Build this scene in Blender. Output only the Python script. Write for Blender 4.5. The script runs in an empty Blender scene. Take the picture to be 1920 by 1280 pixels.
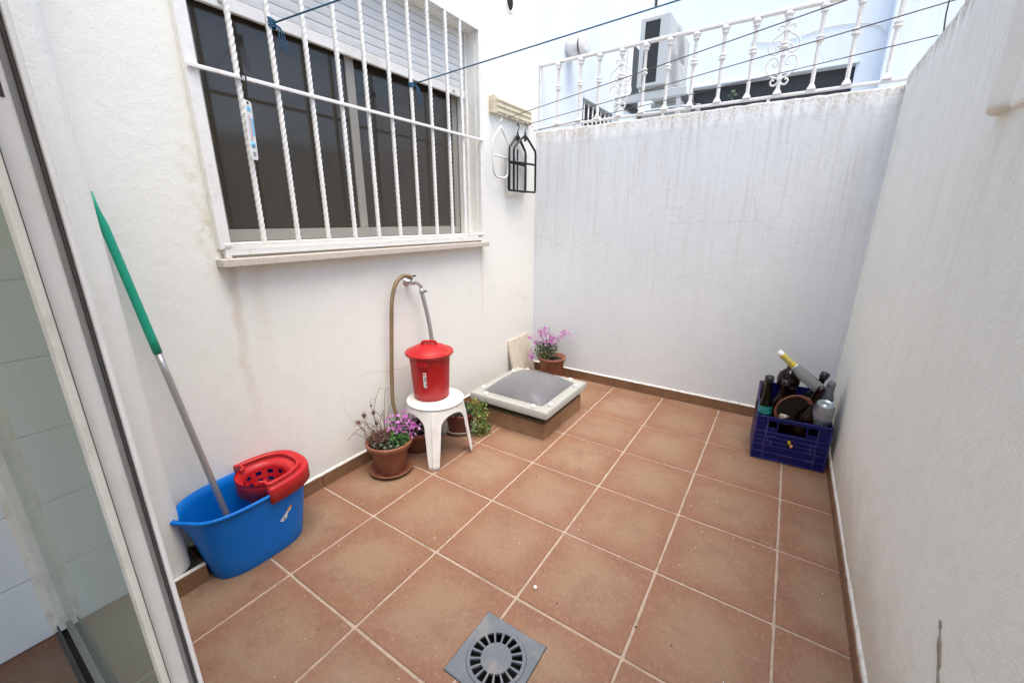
import bpy, bmesh, math, random
from mathutils import Vector, Matrix
random.seed(7)
R = math.radians
scene = bpy.context.scene
col = scene.collection

# ------------------------------------------------------------------ camera
cam = bpy.data.cameras.new('camera'); cam.sensor_width = 36; cam.lens = 14.474
cam.clip_start = 0.02; cam.clip_end = 200
camo = bpy.data.objects.new('camera', cam); col.objects.link(camo)
right = Vector((.83613, .54853, .00069)); up = Vector((-.15489, .2349, .9596)); fwd = Vector((-.52621, .80245, -.28137))
camo.matrix_world = Matrix(((right.x, up.x, -fwd.x, 2.07139), (right.y, up.y, -fwd.y, -.68259), (right.z, up.z, -fwd.z, 1.50048), (0, 0, 0, 1)))
scene.camera = camo

# ------------------------------------------------------------------ sky, sun, exposure
SUN_EL, SUN_AZ = 74, -32          # azimuth of the sun measured from +x towards +y
w = bpy.data.worlds.new('World'); scene.world = w; w.use_nodes = True
wn = w.node_tree.nodes; wl = w.node_tree.links
bg = wn['Background']; sky = wn.new('ShaderNodeTexSky'); sky.sky_type = 'NISHITA'; sky.sun_disc = False
sky.sun_elevation = R(SUN_EL); sky.sun_rotation = R(90 - SUN_AZ); sky.air_density = 1.0; sky.dust_density = 3.5; sky.ozone_density = 1.0
wl.new(sky.outputs[0], bg.inputs[0]); bg.inputs[1].default_value = .15
sun = bpy.data.lights.new('sun', 'SUN'); sun.energy = 1.5; sun.angle = R(48); sun.color = (1, .96, .88)
suno = bpy.data.objects.new('sun', sun); col.objects.link(suno)
d = Vector((math.cos(R(SUN_EL)) * math.cos(R(SUN_AZ)), math.cos(R(SUN_EL)) * math.sin(R(SUN_AZ)), math.sin(R(SUN_EL))))
suno.rotation_euler = d.to_track_quat('Z', 'Y').to_euler()
vs = scene.view_settings
vs.view_transform = 'Standard'; vs.look = 'None'; vs.gamma = 1; vs.use_curve_mapping = False; vs.exposure = 1.27
scene.cycles.max_bounces = 10; scene.cycles.diffuse_bounces = 6; scene.cycles.transparent_max_bounces = 12
scene.cycles.use_denoising = True

# ------------------------------------------------------------------ material helpers
class NT:
    def __init__(s, name):
        s.mat = bpy.data.materials.new(name); s.mat.use_nodes = True
        s.t = s.mat.node_tree; s.b = s.t.nodes['Principled BSDF']; s.out = s.t.nodes['Material Output']
    def new(s, ty, **kw):
        n = s.t.nodes.new(ty)
        for k, v in kw.items(): setattr(n, k, v)
        return n
    def put(s, sock, v):
        if isinstance(v, bpy.types.NodeSocket): s.t.links.new(v, sock)
        elif v is not None:
            if sock.type == 'RGBA' and len(v) == 3: v = (*v, 1)
            sock.default_value = v
    def m(s, op, a, b=None, c=None, clamp=False):
        n = s.new('ShaderNodeMath', operation=op); n.use_clamp = clamp
        s.put(n.inputs[0], a)
        if b is not None: s.put(n.inputs[1], b)
        if c is not None: s.put(n.inputs[2], c)
        return n.outputs[0]
    def step(s, v, a, b):                                   # smoothstep from a to b
        n = s.new('ShaderNodeMapRange', interpolation_type='SMOOTHSTEP'); s.put(n.inputs[0], v)
        n.inputs[1].default_value = a; n.inputs[2].default_value = b
        return n.outputs[0]
    def mix(s, f, a, b, mode='MIX'):
        n = s.new('ShaderNodeMix', data_type='RGBA', blend_type=mode)
        s.put(n.inputs[0], f); s.put(n.inputs[6], a); s.put(n.inputs[7], b)
        return n.outputs[2]
    def coord(s, out='Object'):
        return s.new('ShaderNodeTexCoord').outputs[out]
    def scale(s, v, sc, off=(0, 0, 0)):
        n = s.new('ShaderNodeMapping'); s.put(n.inputs[0], v); n.inputs[3].default_value = sc; n.inputs[1].default_value = off
        return n.outputs[0]
    def noise(s, v, sc, det=4, rough=.55, out=0):
        n = s.new('ShaderNodeTexNoise'); s.put(n.inputs['Vector'], v); n.inputs['Scale'].default_value = sc
        n.inputs['Detail'].default_value = det; n.inputs['Roughness'].default_value = rough
        return n.outputs[out]
    def xyz(s, v):
        n = s.new('ShaderNodeSeparateXYZ'); s.put(n.inputs[0], v); return n.outputs
    def bump(s, h, strength, dist, prev=None):
        n = s.new('ShaderNodeBump'); s.put(n.inputs['Height'], h); n.inputs['Strength'].default_value = strength; n.inputs['Distance'].default_value = dist
        if prev: s.put(n.inputs['Normal'], prev)
        return n.outputs[0]
    def set(s, color=None, rough=None, normal=None, **kw):
        s.put(s.b.inputs['Base Color'], color); s.put(s.b.inputs['Roughness'], rough); s.put(s.b.inputs['Normal'], normal)
        for k, v in kw.items(): s.put(s.b.inputs[k.replace('_', ' ')], v)
        return s.mat

def simple(name, c, rough=.5, var=.12, vscale=30, bump=0, metallic=0, dirt=None, dirtamt=.4, **kw):
    """plain coloured material with a little mottling, optional dirt patches and bump"""
    n = NT(name); v = n.coord()
    f = n.noise(v, vscale)
    cc = n.mix(f, tuple(x * (1 - var) for x in c), tuple(min(1, x * (1 + var)) for x in c))
    if dirt:
        g = n.noise(v, vscale * .35, 6, .65)
        cc = n.mix(n.m('MULTIPLY', n.step(g, .48, .72), dirtamt), cc, dirt)
    nr = n.bump(n.noise(v, vscale * 3), bump, .002) if bump else None
    r = n.m('ADD', n.m('MULTIPLY', n.noise(v, vscale * .6), .2), rough - .1)
    return n.set(cc, r, nr, Metallic=metallic, **kw)

def plaster(name, base, streak=0, streak_col=(.45, .40, .32), along='X', ztop=2.27, fall=1.6, topdirt=0, extra=None, bump=.5, basedirt=0):
    n = NT(name); v = n.coord(); X = n.xyz(v); z = X[2]; a = X[0] if along == 'X' else X[1]
    cc = n.mix(n.step(n.noise(v, 1.3, 5, .6), .35, .7), tuple(x * .955 for x in base), base)
    cc = n.mix(n.m('MULTIPLY', n.step(n.noise(v, 9, 6, .7), .52, .8), .14), cc, (.5, .47, .42))
    if streak:
        sv = n.scale(v, (1, 1, .035))
        s1 = n.step(n.noise(sv, 26, 3, .6), .5, .72); s2 = n.step(n.noise(sv, 75, 2, .5), .53, .68)
        s3 = n.step(n.noise(n.scale(v, (1, 1, .05), (3, 7, 1)), 7, 4, .6), .5, .75)
        g = n.m('ADD', n.step(n.m('ADD', z, n.m('MULTIPLY', n.noise(n.scale(v, (1, 1, .01)), 14, 3), 1.3)), ztop - fall + .4, ztop + .8), .12)
        s = n.m('ADD', n.m('MULTIPLY', s1, .5), n.m('ADD', n.m('MULTIPLY', s2, .6), n.m('MULTIPLY', s3, .22)))
        cc = n.mix(n.m('MULTIPLY', n.m('MULTIPLY', s, g), streak, clamp=True), cc, streak_col)
    if topdirt:
        t = n.step(n.m('ADD', z, n.m('MULTIPLY', n.m('SUBTRACT', n.noise(n.scale(v, (1, 1, .25)), 18, 5, .7), .5), .3)), ztop - .13, ztop + .01)
        sp = n.step(n.noise(v, 60, 4, .7), .35, .65)
        cc = n.mix(n.m('MULTIPLY', n.m('MULTIPLY', t, n.m('ADD', n.m('MULTIPLY', sp, .6), .4)), topdirt), cc, (.23, .18, .12))
    if basedirt:
        t = n.m('SUBTRACT', 1, n.step(n.m('ADD', z, n.m('MULTIPLY', n.m('SUBTRACT', n.noise(v, 5, 5, .65), .5), .5)), .08, .5))
        cc = n.mix(n.m('MULTIPLY', t, basedirt), cc, (.5, .40, .27))
    if extra: cc = extra(n, v, X, cc)
    h1 = n.noise(v, 150, 5, .65); h2 = n.noise(v, 22, 4, .6)
    nr = n.bump(h2, bump * .6, .008, n.bump(h1, bump, .0030))
    return n.set(cc, .88, nr, Specular_IOR_Level=.25)

def sill_stains(n, v, X, cc):
    y, z = X[1], X[2]
    wob = n.m('MULTIPLY', n.m('SUBTRACT', n.noise(n.scale(v, (1, .2, 1)), 4, 3), .5), .10)
    for y0, z0, z1, wd, am in ((.175, .25, 1.36, .035, .55), (2.03, .45, 1.31, .03, .35), (.28, .55, 1.3, .06, .2)):
        dd = n.m('ABSOLUTE', n.m('SUBTRACT', n.m('ADD', y, wob), y0))
        mk = n.m('MULTIPLY', n.m('SUBTRACT', 1, n.step(dd, wd * .15, wd)), n.m('MULTIPLY', n.step(z, z0, z1), n.m('LESS_THAN', z, z1)))
        br = n.m('ADD', n.m('MULTIPLY', n.noise(n.scale(v, (1, 1, .2)), 30, 4), .8), .25)
        cc = n.mix(n.m('MULTIPLY', n.m('MULTIPLY', mk, br), am), cc, (.52, .34, .17))
    # rusty bloom beside the grille's left plate
    dd = n.m('ABSOLUTE', n.m('SUBTRACT', n.m('ADD', y, wob), .12))
    mk = n.m('MULTIPLY', n.m('SUBTRACT', 1, n.step(dd, .01, .07)), n.m('MULTIPLY', n.step(z, 1.3, 1.4), n.m('SUBTRACT', 1, n.step(z, 1.5, 2.1))))
    cc = n.mix(n.m('MULTIPLY', mk, n.m('MULTIPLY', n.step(n.noise(v, 20, 4), .4, .7), .5)), cc, (.55, .44, .27))
    # grey damp patch low on the wall behind the pots
    t = n.m('SUBTRACT', 1, n.step(n.m('ADD', z, n.m('MULTIPLY', n.noise(v, 3, 4), .4)), .25, .62))
    cc = n.mix(n.m('MULTIPLY', t, .28), cc, (.52, .52, .53))
    # hairline cracks
    vo = n.new('ShaderNodeTexVoronoi', feature='DISTANCE_TO_EDGE'); n.put(vo.inputs['Vector'], n.mix(.06, v, n.noise(v, 5, 4, .6, 1))); vo.inputs['Scale'].default_value = 1.1
    ck = n.m('MULTIPLY', n.m('LESS_THAN', vo.outputs[0], .0014), n.step(n.noise(v, 1.4, 2), .58, .64))
    return n.mix(n.m('MULTIPLY', ck, .3), cc, (.3, .27, .22))

def cracks(n, v, X, cc):
    vo = n.new('ShaderNodeTexVoronoi', feature='DISTANCE_TO_EDGE'); n.put(vo.inputs['Vector'], n.mix(.07, v, n.noise(v, 5, 4, .6, 1))); vo.inputs['Scale'].default_value = .8
    ck = n.m('MULTIPLY', n.m('LESS_THAN', vo.outputs[0], .0013), n.step(n.noise(v, 1.1, 2), .54, .60))
    return n.mix(n.m('MULTIPLY', ck, .3), cc, (.28, .25, .2))

M = {}
M['house'] = plaster('house plaster', (.83, .825, .765), extra=sill_stains, along='Y', bump=.5)
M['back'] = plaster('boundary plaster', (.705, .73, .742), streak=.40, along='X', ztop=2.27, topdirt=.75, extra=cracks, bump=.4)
M['right'] = plaster('grimy plaster', (.905, .925, .865), streak=.24, streak_col=(.50, .46, .35), along='Y', ztop=2.33, fall=2.1, topdirt=.8, basedirt=.5, extra=cracks, bump=1)
M['neigh'] = plaster('pale blue plaster', (.73, .80, .87), streak=.22, streak_col=(.5, .52, .55), along='X', ztop=6, fall=5, extra=cracks, bump=.6)
M['inner'] = plaster('interior plaster', (.8, .78, .74), bump=.2)

def tile_mat(name, c_mid, c_edge, glossy=.45):
    n = NT(name); v = n.coord(); X = n.xyz(v)
    rnd = n.new('ShaderNodeObjectInfo').outputs['Random']
    off = n.new('ShaderNodeCombineXYZ'); n.put(off.inputs[0], n.m('MULTIPLY', rnd, 37)); n.put(off.inputs[1], n.m('MULTIPLY', rnd, 91))
    va = n.new('ShaderNodeVectorMath', operation='ADD'); n.put(va.inputs[0], v); n.put(va.inputs[1], off.outputs[0]); vv = va.outputs[0]
    ax, ay = n.m('ABSOLUTE', X[0]), n.m('ABSOLUTE', X[1])
    e = n.m('ADD', n.m('MAXIMUM', ax, ay), n.m('MULTIPLY', n.m('MULTIPLY', ax, ay), 1.6))
    e = n.m('ADD', e, n.m('MULTIPLY', n.m('SUBTRACT', n.noise(vv, 9, 5, .62), .5), .16))
    f = n.step(e, .07, .25)
    cc = n.mix(f, c_mid, c_edge)
    cc = n.mix(n.m('MULTIPLY', n.step(n.noise(vv, 5, 6, .65), .45, .68), .5), cc, tuple(x * .70 for x in c_edge))
    cc = n.mix(n.m('MULTIPLY', n.step(n.noise(n.scale(vv, (1, 3.2, 1)), 16, 6, .7), .5, .75), .4), cc, tuple(min(1, x * 1.22) for x in c_mid))
    cc = n.mix(n.m('MULTIPLY', n.step(n.noise(vv, 110, 4, .7), .48, .68), .38), cc, (.13, .065, .036))
    cc = n.mix(n.m('MULTIPLY', n.step(n.noise(n.scale(vv, (1, 9, 1)), 34, 4, .7), .52, .7), .3), cc, (.33, .21, .13))
    cc = n.mix(n.m('MULTIPLY', n.step(n.noise(n.scale(vv, (8, 1, 1)), 30, 4, .7), .54, .72), .3), cc, (.15, .07, .04))
    cc = n.mix(n.m('MULTIPLY', rnd, .34), cc, (.205, .108, .064))
    cc = n.mix(n.m('MULTIPLY', n.step(n.noise(n.scale(vv, (1, 2.2, 1)), 42, 5, .7), .47, .66), .42), cc, (.255, .105, .058))
    cc = n.mix(n.m('MULTIPLY', n.step(n.noise(n.scale(vv, (2.4, 1, 1), (5, 3, 0)), 38, 5, .72), .50, .68), .40), cc, (.345, .235, .15))
    # pale dust
    geo = n.new('ShaderNodeNewGeometry').outputs['Position']
    cc = n.mix(n.m('MULTIPLY', n.step(n.noise(geo, 1.6, 5, .65), .5, .75), .14), cc, (.34, .28, .22))
    cc = n.mix(n.m('MULTIPLY', n.step(n.noise(geo, 260, 2, .5), .72, .78), .35), cc, (.5, .45, .4))
    r = n.m('ADD', n.m('MULTIPLY', n.noise(geo, 6, 4), .25), glossy)
    nr = n.bump(n.noise(vv, 90, 5, .7), .45, .0016, n.bump(n.noise(vv, 12, 4), .3, .004))
    return n.set(cc, r, nr, Specular_IOR_Level=.35)
M['tile'] = tile_mat('terracotta floor tile', (.256, .172, .109), (.217, .106, .063))
M['skirt'] = simple('terracotta skirting', (.205, .108, .056), .5, .3, 14, .3, dirt=(.105, .052, .028), dirtamt=.7)
M['curbt'] = simple('curb tile', (.265, .155, .085), .5, .3, 12, .3, dirt=(.15, .075, .04), dirtamt=.6)
M['grout'] = simple('grout', (.385, .295, .23), .9, .3, 40, .8, dirt=(.22, .165, .125), dirtamt=.75)
M['caulk'] = simple('white mortar line', (.72, .69, .64), .9, .2, 60, .8, dirt=(.3, .25, .18), dirtamt=.55)
M['white_metal'] = simple('white painted iron', (.78, .77, .74), .4, .06, 60, .25, dirt=(.55, .45, .33), dirtamt=.35)
M['white_alu'] = simple('white lacquered aluminium', (.82, .80, .755), .35, .04, 20, dirt=(.5, .46, .38), dirtamt=.3)
M['cream_alu'] = simple('yellowed aluminium', (.70, .67, .58), .4, .08, 40, dirt=(.38, .33, .26), dirtamt=.5)
M['gasket'] = simple('black gasket', (.06, .053, .047), .8, .3, 80)
M['grey_alu'] = simple('beige aluminium sash', (.30, .285, .25), .4, .05, 30)
M['track'] = simple('dirty dark track', (.09, .085, .075), .6, .3, 40, dirt=(.03, .025, .02), dirtamt=.6)
M['groove_shade'] = simple('grey groove', (.27, .26, .24), .6, .2, 40)
M['shutter'] = simple('grey white shutter slat', (.66, .67, .66), .45, .05, 25, dirt=(.45, .42, .36), dirtamt=.3)
M['sill'] = simple('speckled stone', (.56, .50, .43), .6, .35, 160, .3, dirt=(.3, .25, .19), dirtamt=.4)
M['bluep'] = simple('blue plastic', (.0, .150, .56), .42, .05, 25, dirt=(.03, .19, .52), dirtamt=.4, Specular_IOR_Level=.25)
M['redp'] = simple('red plastic', (.46, .010, .014), .45, .08, 25, dirt=(.55, .12, .10), dirtamt=.25)
M['redbin'] = simple('red bin plastic', (.37, .004, .006), .40, .1, 25, dirt=(.6, .12, .08), dirtamt=.25)
M['whitep'] = simple('weathered white plastic', (.72, .71, .69), .45, .06, 30, dirt=(.5, .46, .4), dirtamt=.35)
M['terra'] = simple('terracotta plastic', (.225, .078, .043), .55, .15, 30, dirt=(.42, .25, .18), dirtamt=.35)
M['terra_dark'] = simple('dark red plastic pot', (.15, .03, .022), .5, .15, 30)
M['soil'] = simple('potting soil', (.016, .011, .008), .95, .5, 70, 1)
M['crate'] = simple('navy crate plastic', (.0035, .005, .092), .42, .12, 30, dirt=(.02, .02, .09), dirtamt=.4, Specular_IOR_Level=.3)
M['crate_edge'] = simple('worn navy edge', (.008, .011, .13), .5, .3, 30, dirt=(.10, .11, .28), dirtamt=.5)
M['hose'] = simple('brown rubber hose', (.20, .135, .07), .6, .15, 40, dirt=(.33, .26, .18), dirtamt=.4)
M['greyhose'] = simple('grey hose', (.27, .27, .27), .5, .12, 40)
M['chrome'] = simple('dull chrome', (.55, .55, .54), .3, .1, 60, metallic=.9)
M['alu'] = simple('brushed pole', (.42, .41, .40), .35, .1, 50, metallic=.6)
M['green'] = simple('green handle', (.004, .31, .19), .4, .06, 30)
M['black'] = simple('black plastic', (.005, .005, .0055), .4, .2, 40)
M['clearw'] = simple('translucent white plastic', (.82, .82, .83), .25, .03, 30, Transmission_Weight=.25)
M['wood'] = simple('cream painted wood', (.66, .60, .44), .6, .15, 30, .5, dirt=(.4, .28, .14), dirtamt=.5)
M['wire'] = simple('dark plastic line', (.07, .06, .055), .5, .2, 60)
M['cord'] = simple('blue cord', (.012, .085, .16), .7, .25, 200)
M['drain'] = simple('grey plastic drain', (.125, .145, .168), .5, .15, 25, .3, dirt=(.30, .26, .21), dirtamt=.6)
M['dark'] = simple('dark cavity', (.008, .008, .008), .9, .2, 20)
M['dome'] = simple('dusty smoked acrylic', (.135, .135, .145), .16, .08, 12, dirt=(.22, .205, .19), dirtamt=.6, Specular_IOR_Level=.5)
M['frame_grey'] = simple('light grey plastic', (.34, .34, .315), .5, .07, 25, dirt=(.42, .37, .29), dirtamt=.5)
M['oldwood'] = simple('mossy timber', (.13, .10, .06), .9, .4, 30, .8, dirt=(.05, .055, .03), dirtamt=.6)
M['moss'] = simple('dark mossy mortar', (.02, .026, .016), .95, .5, 60, 1, dirt=(.12, .11, .09), dirtamt=.5)
M['slab'] = simple('beige paving slab', (.58, .52, .42), .85, .2, 40, .6, dirt=(.35, .3, .22), dirtamt=.4)
M['leaf'] = simple('green leaf', (.055, .135, .03), .55, .4, 14)
M['leaf_y'] = simple('yellow green leaf', (.16, .21, .035), .55, .4, 14)
M['leaf_d'] = simple('grey green leaf', (.075, .10, .055), .6, .4, 14)
M['dry'] = simple('dry red brown leaf', (.12, .055, .045), .8, .4, 14)
M['stem'] = simple('dry stem', (.16, .10, .075), .8, .3, 40)
M['petal'] = simple('magenta petal', (.36, .07, .33), .6, .35, 40)
M['petal2'] = simple('pale lilac petal', (.45, .22, .45), .6, .3, 40)
M['ac'] = simple('grey white casing', (.47, .49, .49), .45, .04, 15, dirt=(.45, .44, .4), dirtamt=.3)
M['coil'] = simple('condenser fins', (.035, .04, .045), .6, .3, 80)
M['bglass'] = simple('brown bottle glass', (.010, .0032, .0012), .08, .2, 20, Specular_IOR_Level=.25)
M['gglass'] = simple('dark green bottle glass', (.002, .0035, .0025), .08, .2, 20, Specular_IOR_Level=.25)
M['cglass'] = simple('clear dusty glass', (.42, .45, .45), .12, .05, 20, Transmission_Weight=.6)
M['teal'] = simple('teal label', (.02, .24, .22), .5, .35, 90)
M['yellow'] = simple('yellow label', (.60, .47, .02), .5, .15, 60)
M['can'] = simple('tin can', (.36, .42, .45), .3, .1, 40, metallic=.6)
M['paper'] = simple('white sticker', (.75, .74, .72), .6, .06, 60)
M['grey_print'] = simple('grey print', (.30, .30, .32), .6, .2, 90)
M['orange_print'] = simple('orange print', (.75, .38, .10), .6, .2, 90)
M['faint'] = simple('worn print', (.05, .055, .17), .6, .3, 90)
M['lightblue'] = simple('light blue print', (.18, .50, .72), .5, .1, 60)
M['red_print'] = simple('red print', (.55, .08, .08), .5, .1, 60)
M['mortar'] = simple('exposed grey mortar', (.30, .265, .215), .95, .35, 60, 1)
M['blackpaint'] = simple('tap green black', (.05, .07, .05), .6, .2, 40)
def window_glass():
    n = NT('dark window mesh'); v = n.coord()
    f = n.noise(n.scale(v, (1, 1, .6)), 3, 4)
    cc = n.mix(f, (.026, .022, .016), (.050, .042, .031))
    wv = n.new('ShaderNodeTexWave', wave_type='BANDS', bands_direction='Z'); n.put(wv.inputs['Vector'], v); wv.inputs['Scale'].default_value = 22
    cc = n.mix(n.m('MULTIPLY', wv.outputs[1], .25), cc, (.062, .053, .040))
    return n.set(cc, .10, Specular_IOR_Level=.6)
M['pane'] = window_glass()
def door_glass():
    n = NT('greenish door glass'); n.t.nodes.remove(n.b)
    tr = n.new('ShaderNodeBsdfTransparent'); tr.inputs[0].default_value = (.84, .90, .86, 1)
    gl = n.new('ShaderNodeBsdfGlossy'); gl.inputs[0].default_value = (.9, .95, .92, 1); gl.inputs['Roughness'].default_value = .015
    df = n.new('ShaderNodeBsdfDiffuse'); df.inputs[0].default_value = (.45, .47, .38, 1)
    fr = n.new('ShaderNodeFresnel'); fr.inputs[0].default_value = 1.45
    a = n.new('ShaderNodeMixShader'); n.put(a.inputs[0], fr.outputs[0]); n.t.links.new(tr.outputs[0], a.inputs[1]); n.t.links.new(gl.outputs[0], a.inputs[2])
    b = n.new('ShaderNodeMixShader'); n.put(b.inputs[0], n.m('ADD', n.m('MULTIPLY', n.noise(n.coord(), 4, 5), .18), .20)); n.t.links.new(a.outputs[0], b.inputs[1]); n.t.links.new(df.outputs[0], b.inputs[2])
    n.t.links.new(b.outputs[0], n.out.inputs[0]); return n.mat
M['door_glass'] = door_glass()
def wall_tile_mat():
    n = NT('pale wall tile'); v = n.coord()
    cc = n.mix(n.noise(v, 4, 4), (.66, .68, .67), (.72, .73, .72))
    return n.set(cc, .3, Specular_IOR_Level=.4)
M['walltile'] = wall_tile_mat()

# ------------------------------------------------------------------ mesh helpers
class MB:
    def __init__(s): s.v = []; s.f = []; s.sm = []
    def add(s, vs, fs, smooth=False):
        o = len(s.v); s.v += [tuple(p) for p in vs]; s.f += [tuple(i + o for i in f) for f in fs]; s.sm += [smooth] * len(fs); return s
    def box(s, x0, x1, y0, y1, z0, z1, mat=None):
        vs = [Vector((x, y, z)) for z in (z0, z1) for y in (y0, y1) for x in (x0, x1)]
        if mat: vs = [mat @ p for p in vs]
        return s.add(vs, [(0, 2, 3, 1), (4, 5, 7, 6), (0, 1, 5, 4), (2, 6, 7, 3), (0, 4, 6, 2), (1, 3, 7, 5)])
    def prism(s, poly, axis, a, b, mat=None):
        """poly: 2d points; axis the extrusion axis (0 x: poly is y,z; 1 y: poly is x,z; 2 z: poly is x,y)"""
        def p3(p, t): return (t, p[0], p[1]) if axis == 0 else ((p[0], t, p[1]) if axis == 1 else (p[0], p[1], t))
        n = len(poly); vs = [Vector(p3(p, a)) for p in poly] + [Vector(p3(p, b)) for p in poly]
        if mat: vs = [mat @ q for q in vs]
        fs = [tuple(range(n))[::-1], tuple(range(n, 2 * n))] + [(i, (i + 1) % n, n + (i + 1) % n, n + i) for i in range(n)]
        return s.add(vs, fs)
    def rings(s, rings, cap0=True, cap1=True, smooth=True, closed=True):
        n = len(rings[0]); o = len(s.v); vs = [p for r in rings for p in r]; fs = []
        for k in range(len(rings) - 1):
            for i in range(n if closed else n - 1):
                j = (i + 1) % n; fs.append((k * n + i, k * n + j, (k + 1) * n + j, (k + 1) * n + i))
        s.add(vs, fs, smooth)
        if cap0: s.f.append(tuple(o + i for i in range(n))[::-1]); s.sm.append(False)
        if cap1: s.f.append(tuple(o + (len(rings) - 1) * n + i for i in range(n))); s.sm.append(False)
        return s
    def lathe(s, prof, n=24, mat=None, c=(0, 0, 0), cap0=True, cap1=True):
        rs = []
        for r, z in prof:
            ring = [Vector((c[0] + r * math.cos(2 * math.pi * i / n), c[1] + r * math.sin(2 * math.pi * i / n), c[2] + z)) for i in range(n)]
            rs.append([mat @ p for p in ring] if mat else ring)
        return s.rings(rs, cap0, cap1)
    def tube(s, pts, r, n=8, cap=True):
        pts = [Vector(p) for p in pts]; rs = []; prev = None
        for i, p in enumerate(pts):
            t = (pts[min(i + 1, len(pts) - 1)] - pts[max(i - 1, 0)]).normalized()
            if prev is None: a = t.orthogonal().normalized()
            else: a = (prev - t * prev.dot(t)).normalized()
            prev = a; b = t.cross(a); rr = r(i / (len(pts) - 1)) if callable(r) else r
            rs.append([p + (a * math.cos(2 * math.pi * k / n) + b * math.sin(2 * math.pi * k / n)) * rr for k in range(n)])
        return s.rings(rs, cap, cap)
    def twist(s, p0, p1, h, turns, seg, n=4, dip=1):
        p0, p1 = Vector(p0), Vector(p1); rs = []
        for i in range(seg + 1):
            c = p0.lerp(p1, i / seg); a = 2 * math.pi * turns * i / seg
            rs.append([c + Vector((math.cos(a + k * 2 * math.pi / n), math.sin(a + k * 2 * math.pi / n), 0)) * (h if k % 2 == 0 else h * dip) for k in range(n)])
        return s.rings(rs, smooth=False)
    def mesh(s, name):
        me = bpy.data.meshes.new(name); me.from_pydata(s.v, [], s.f); me.polygons.foreach_set('use_smooth', s.sm); me.update(); return me
    def build(s, name, mat, parent=None, bevel=0, fix=False, solid=0, loc=None):
        me = s.mesh(name)
        if fix:
            bm = bmesh.new(); bm.from_mesh(me); bmesh.ops.remove_doubles(bm, verts=bm.verts, dist=1e-6); bmesh.ops.recalc_face_normals(bm, faces=bm.faces); bm.to_mesh(me); bm.free()
        return link(name, me, mat, parent, bevel, solid, loc)

def link(name, me, mat, parent=None, bevel=0, solid=0, loc=None):
    o = bpy.data.objects.new(name, me); col.objects.link(o)
    if mat is not None and not me.materials: me.materials.append(M[mat])
    if parent: o.parent = parent
    if loc: o.location = loc
    if solid:
        md = o.modifiers.new('solid', 'SOLIDIFY'); md.thickness = solid; md.offset = -1
    if bevel:
        md = o.modifiers.new('bevel', 'BEVEL'); md.width = bevel; md.segments = 2; md.limit_method = 'ANGLE'; md.angle_limit = R(40)
    return o
def tag(o, label=None, cat=None, group=None, kind=None):
    for k, v in (('label', label), ('category', cat), ('group', group), ('kind', kind)):
        if v: o[k] = v
    return o
def thing(name, label, cat, loc=(0, 0, 0), rz=0, group=None):
    o = bpy.data.objects.new(name, None); col.objects.link(o); o.location = loc; o.rotation_euler = (0, 0, rz); o.empty_display_size = .05
    return tag(o, label, cat, group)
def boxo(name, mat, parent, *b, bevel=0): return MB().box(*b).build(name, mat, parent, bevel)
def spline(pts, n=8):
    """Catmull-Rom through the points"""
    P = [Vector(p) for p in pts]; P = [P[0] * 2 - P[1]] + P + [P[-1] * 2 - P[-2]]; out = []
    for i in range(1, len(P) - 2):
        a, b, c, e = P[i - 1:i + 3]
        for k in range(n):
            t = k / n
            out.append(.5 * ((2 * b) + (c - a) * t + (2 * a - 5 * b + 4 * c - e) * t * t + (3 * b - a - 3 * c + e) * t ** 3))
    out.append(P[-2]); return out

# ------------------------------------------------------------------ floor
T = .45; G = .0056
floor = thing('floor', None, None); floor['kind'] = 'structure'
DX0, DX1, DY0, DY1 = 1.292, 1.557, .070, .335            # drain opening
g = MB()
for a in ((-.2, DX0, -3.1, 3.0), (DX1, 2.7, -3.1, 3.0), (DX0, DX1, -3.1, DY0), (DX0, DX1, DY1, 3.0)):
    g.add([(a[0], a[2], -.0042), (a[1], a[2], -.0042), (a[1], a[3], -.0042), (a[0], a[3], -.0042)], [(0, 1, 2, 3)])
g.build('grout', 'grout', floor)
MB().add([(-60, -60, -.4), (60, -60, -.4), (60, 60, -.4), (-60, 60, -.4)], [(0, 1, 2, 3)]).build('ground', 'mortar')
bpy.data.objects['ground']['kind'] = 'structure'
def slab_mesh(poly, h=.012, c=.0022):
    """chamfered slab, top at z=0; poly is counter-clockwise"""
    n = len(poly); ins = []
    for i in range(n):
        p, q, r_ = Vector(poly[i - 1]), Vector(poly[i]), Vector(poly[(i + 1) % n])
        n1 = Vector((-(q - p).y, (q - p).x)).normalized(); n2 = Vector((-(r_ - q).y, (r_ - q).x)).normalized()
        b = (n1 + n2); b = b / (1 + n1.dot(n2)); ins.append(q + b * c)
    mb = MB(); rs = [[(p[0], p[1], -h) for p in poly], [(p[0], p[1], -c) for p in poly], [(p.x, p.y, 0) for p in ins]]
    mb.rings(rs, cap0=True, cap1=True, smooth=False); return mb.mesh('tile')
full = []
def wobble(poly, n=9):
    """hand-made edge: points along each side pushed in or out a little, corners rounded off"""
    out = []
    for a, b in zip(poly, poly[1:] + poly[:1]):
        a, b = Vector(a), Vector(b); t = (b - a).normalized(); nn = Vector((-t.y, t.x))
        for k in range(1, n):
            out.append(tuple(a.lerp(b, .012 + .976 * (k - 1) / (n - 2)) + nn * random.uniform(-.0010, .0012)))
    return out
xs = [-.03, .45, .90, 1.35, 1.80, 2.25, 2.60]
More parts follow.
